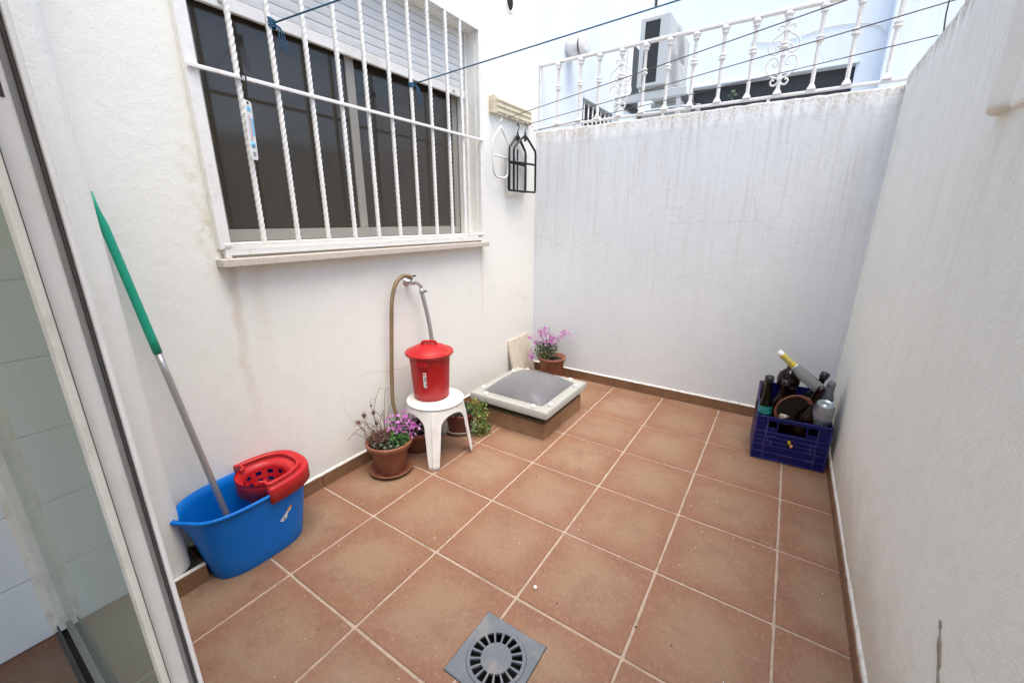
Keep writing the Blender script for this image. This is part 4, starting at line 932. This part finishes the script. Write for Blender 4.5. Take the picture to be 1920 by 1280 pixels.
# ------------------------------------------------------------------ crate of bottles
ct = thing('bottle_crate', 'navy blue plastic crate of empty bottles in the right corner', 'crate', (2.0715, 2.205, 0), R(4.2))
CW, CD, CF, CB = .398, .335, .305, .425
fp = MB().box(0, CW, 0, .008, .004, .205).box(0, .055, 0, .008, .205, .275).box(CW - .055, CW, 0, .008, .205, .275).box(.115, .125, 0, .008, .205, .275).box(.27, .28, 0, .008, .205, .275).box(0, CW, 0, .008, .275, .305).box(.0551, .1149, .0, .008, .205, .232).box(.2801, CW - .0551, .0, .008, .205, .232).build('front_panel', 'crate', ct, .002)
for z in (.006, .055, .105, .135, .165, .196, .298): MB().box(-.003, CW + .003, -.006, -.0005, z, z + .006).build('rib', 'crate_edge', fp, .0015)
for x in (.0, .06, .33, .39): MB().box(x - .002, x + .008, -.0055, -.0005, .012, .29).build('upright_rib', 'crate_edge', fp, .0015)
side = [(.0085, .004), (CD, .004), (CD, CB), (CD - .10, CB), (CD - .13, CB - .012), (CD - .17, CB - .06), (CD - .215, CF + .025), (CD - .26, CF + .004), (.0085, CF)]
for x in (0, CW - .008): MB().prism(side, 0, x, x + .008).build('side_panel', 'crate', ct, .002)
MB().box(.0085, CW - .0085, CD - .008, CD, .004, CB).build('back_panel', 'crate', ct, .002)
MB().box(.0085, CW - .0085, .0085, CD - .0085, .004, .012).build('base', 'crate', ct)
em = MB().prism([(.185, .128), (.205, .150), (.208, .170), (.190, .176), (.176, .160), (.178, .140)], 1, -.0085, -.0062).build('emblem', 'black', ct)
MB().prism([(.186, .150), (.197, .148), (.201, .162), (.196, .174), (.186, .170)], 1, -.0098, -.0086).build('emblem_mark', 'yellow', em)
MB().prism([(.200, .128), (.213, .128), (.214, .145), (.207, .151), (.199, .144)], 1, -.0098, -.0086).build('emblem_mark', 'orange_print', em)
for (x, z, w_, h_) in ((.075, .135, .004, .045), (.075, .176, .045, .004), (.092, .120, .010, .016), (.068, .142, .02, .003), (.308, .10, .004, .07), (.283, .140, .055, .004), (.275, .115, .05, .003)):
    MB().box(x, x + w_, -.0072, -.0061, z, z + h_).build('print_line', 'faint', em)

cm = ct.matrix_basis.copy()
cm = Matrix.Translation(ct.location) @ Matrix.Rotation(R(4.2), 4, 'Z')
def placed(name, label, cat, lx, ly, z, tilt=(0, 0, 0), group=None):
    t = thing(name, label, cat, cm @ Vector((lx, ly, z)), 0, group); t.rotation_euler = tuple(R(a) for a in tilt); return t
def bottle(t, mat, rb_, hb, hn, rn=.0135, cap=None, label=None, lz=(.05, .12)):
    sh_ = [(0, 0), (rb_ * .93, 0), (rb_, .006), (rb_, hb), (rb_ * .93, hb + .02), (rb_ * .62, hb + .05), (rn * 1.25, hb + .08), (rn, hb + hn - .03), (rn * 1.2, hb + hn - .028), (rn * 1.2, hb + hn - .012), (rn, hb + hn - .010), (rn * .96, hb + hn), (rn * .7, hb + hn), (rn * .7, hb + hn - .03), (0, hb + hn - .04)]
    b = MB().lathe(sh_, 28, cap0=False, cap1=False).build('glass', mat, t)
    if cap: MB().lathe([(rn * 1.32, hb + hn - .035), (rn * 1.4, hb + hn - .03), (rn * 1.35, hb + hn + .002), (0, hb + hn + .003)], 18, cap0=False, cap1=False).build('cap', cap, t)
    if label: MB().lathe([(rb_ + .0006, lz[0]), (rb_ + .0006, lz[1])], 28, cap0=False, cap1=False).build('label', label, t)
t = placed('glass_bottle', 'dark green bottle with teal label at the left of the crate', 'bottle', .047, .075, .165, (4, -2, 0), 'bottles in the crate'); bottle(t, 'gglass', .038, .19, .20, .0185, 'black', 'teal', (.14, .195))
t = placed('glass_bottle', 'dark brown bottle beside the teal labelled bottle', 'bottle', .098, .13, .145, (2, 5, 0), 'bottles in the crate'); bottle(t, 'bglass', .042, .22, .16, .017, 'black')
t = placed('glass_bottle', 'round bellied dark brown jug under the yellow labelled bottle', 'bottle', .150, .235, .420, (-6, 3, 0)); MB().lathe([(0, 0), (.04, 0), (.060, .03), (.067, .07), (.060, .11), (.038, .135), (.026, .145), (.026, .165), (.018, .167), (0, .16)], 30, cap0=False, cap1=False).build('glass', 'bglass', t)
t = placed('glass_bottle', 'clear bottle with yellow neck label lying across the crate', 'bottle', .300, .130, .500, (0, -50, 4)); 
MB().lathe([(0, 0), (.034, 0), (.037, .005), (.037, .12), (.030, .16), (.019, .20), (.017, .30), (.015, .305), (0, .30)], 26, cap0=False, cap1=False).build('glass', 'cglass', t)
MB().lathe([(.0215, .195), (.0195, .205), (.0190, .285)], 20, cap0=False, cap1=False).build('label', 'yellow', t)
MB().lathe([(.024, .178), (.0225, .192)], 20, cap0=False, cap1=False).build('foil', 'paper', t)
for k in range(5): MB().lathe([(.0197, .215 + k * .013), (.0197, .219 + k * .013)], 20, cap0=False, cap1=False).build('print', 'grey_print', t)
MB().lathe([(.0185, .286), (.0185, .312), (0, .313)], 18, cap0=False, cap1=False).build('cap', 'paper', t)
t = placed('glass_bottle', 'dark bottle with black screw cap leaning right in the crate', 'bottle', .235, .19, .20, (0, 14, 0), 'bottles in the crate'); bottle(t, 'gglass', .040, .21, .19, .0175, 'black')
t = placed('glass_bottle', 'amber brown bottle in front of the black capped bottle', 'bottle', .225, .085, .130, (-3, 13, 0), 'bottles in the crate'); bottle(t, 'bglass', .057, .20, .20, .021)
t = placed('glass_bottle', 'brownish bottle with gold label behind the tin can', 'bottle', .330, .27, .16, (6, 9, 0), 'bottles in the crate'); bottle(t, 'cglass', .045, .25, .12, .02, None, 'slab', (.16, .24))
t = placed('tin_can', 'silver tin can tilted at the right end of the crate', 'can', .338, .085, .275, (14, 2, 0)); t.scale = (1.42, 1.42, 1.25); MB().lathe([(0, .0), (.030, .0), (.036, .012), (.0365, .108), (.034, .116), (.0345, .122), (.031, .130), (.0315, .134), (.029, .135), (.027, .130), (.014, .129), (.012, .132), (.0, .132)], 36, cap0=False, cap1=False).build('body', 'can', t)
MB().lathe([(.0375, .06), (.0375, .10)], 36, cap0=False, cap1=False).build('band', 'grey_print', t)
t = placed('plant_saucer', 'terracotta plant saucer standing on edge in the crate', 'saucer', .178, .068, .365, (100, 0, 26)); MB().lathe([(0, .0), (.085, .0), (.112, .024), (.114, .029), (.107, .029), (.084, .006), (0, .006)], 40, cap0=False, cap1=False).build('dish', 'terra', t); MB().lathe([(0, .0075), (.094, .0135)], 40, cap0=False, cap1=False).build('dirt', 'soil', t)  # the 'dirt' disc is the dish's inner shade put in as dark colour
t = placed('bottle_cork', 'pale swing stopper lying at the front of the crate', 'stopper', .130, .035, .305, (60, 10, 30)); MB().lathe([(0, 0), (.017, 0), (.020, .006), (.018, .02), (.011, .024), (.011, .045), (0, .046)], 18, cap0=False, cap1=False).build('plug', 'slab', t); MB().tube([(.019, 0, .01), (.022, .0, .05), (.0, .0, .07), (-.022, 0, .05), (-.019, 0, .01)], .002, 6).build('wire_bail', 'chrome', t)
extra = (('dark brown bottle at the back left of the crate', .045, .20, .10, (3, -3, 0), 'bglass', 'black'), ('dark brown bottle standing between the jug and the amber bottle', .165, .16, .10, (-4, 2, 0), 'bglass', None),
         ('black green bottle behind the amber bottle', .285, .20, .14, (4, 6, 0), 'gglass', None), ('dark bottle half hidden beside the tin can', .300, .12, .06, (2, -4, 0), 'gglass', 'black'))
for lb, x, y, z, tl, mt, cp in extra:
    t = placed('glass_bottle', lb, 'bottle', x, y, z, tl, 'bottles in the crate'); bottle(t, mt, .043, .22, .15, .017, cp)
# ------------------------------------------------------------------ crumbs and pebble
tag(MB().lathe([(0, 0), (.006, .001), (.0085, .006), (.007, .012), (0, .0145)], 10, c=(0, 0, 0), cap0=False, cap1=False).build('pebble', 'paper', None, loc=(1.395, .530, .0005)), 'small white pebble on the floor tiles above the drain', 'pebble')
mb = MB()
for k in range(130):
    x, y = random.uniform(.25, 2.45), random.uniform(-.45, 2.6)
    if (x < .9 and 1.55 < y < 2.3) or (DX0 < x < DX1 and DY0 < y < DY1) or (y > 2.15 and x > 2.0): continue
    s = random.choice([.001, .0012, .0015, .0022]); a = random.uniform(0, 3)
    mb.lathe([(s, 0), (s * .8, s), (0, s * 1.3)], 5, Matrix.Translation((x, y, .0004)) @ Matrix.Rotation(a, 4, 'Z'), cap0=False, cap1=False)
tag(mb.build('crumbs', 'paper', None), 'tiny white plaster crumbs scattered over the tiles', 'crumbs', kind='stuff')
mb = MB()
for k in range(26):
    x, y = random.uniform(.5, 2.4), random.uniform(-.3, 2.6); s = random.uniform(.002, .004)
    if (x < .9 and 1.55 < y < 2.3) or (DX0 < x < DX1 and DY0 < y < DY1) or (y > 2.15 and x > 2.0): continue
    mb.lathe([(s, 0), (s * .8, s * .8), (0, s)], 5, Matrix.Translation((x, y, .0004)), cap0=False, cap1=False)
tag(mb.build('seeds', 'soil', None), 'dark seeds and bits scattered over the tiles', 'seeds', kind='stuff')
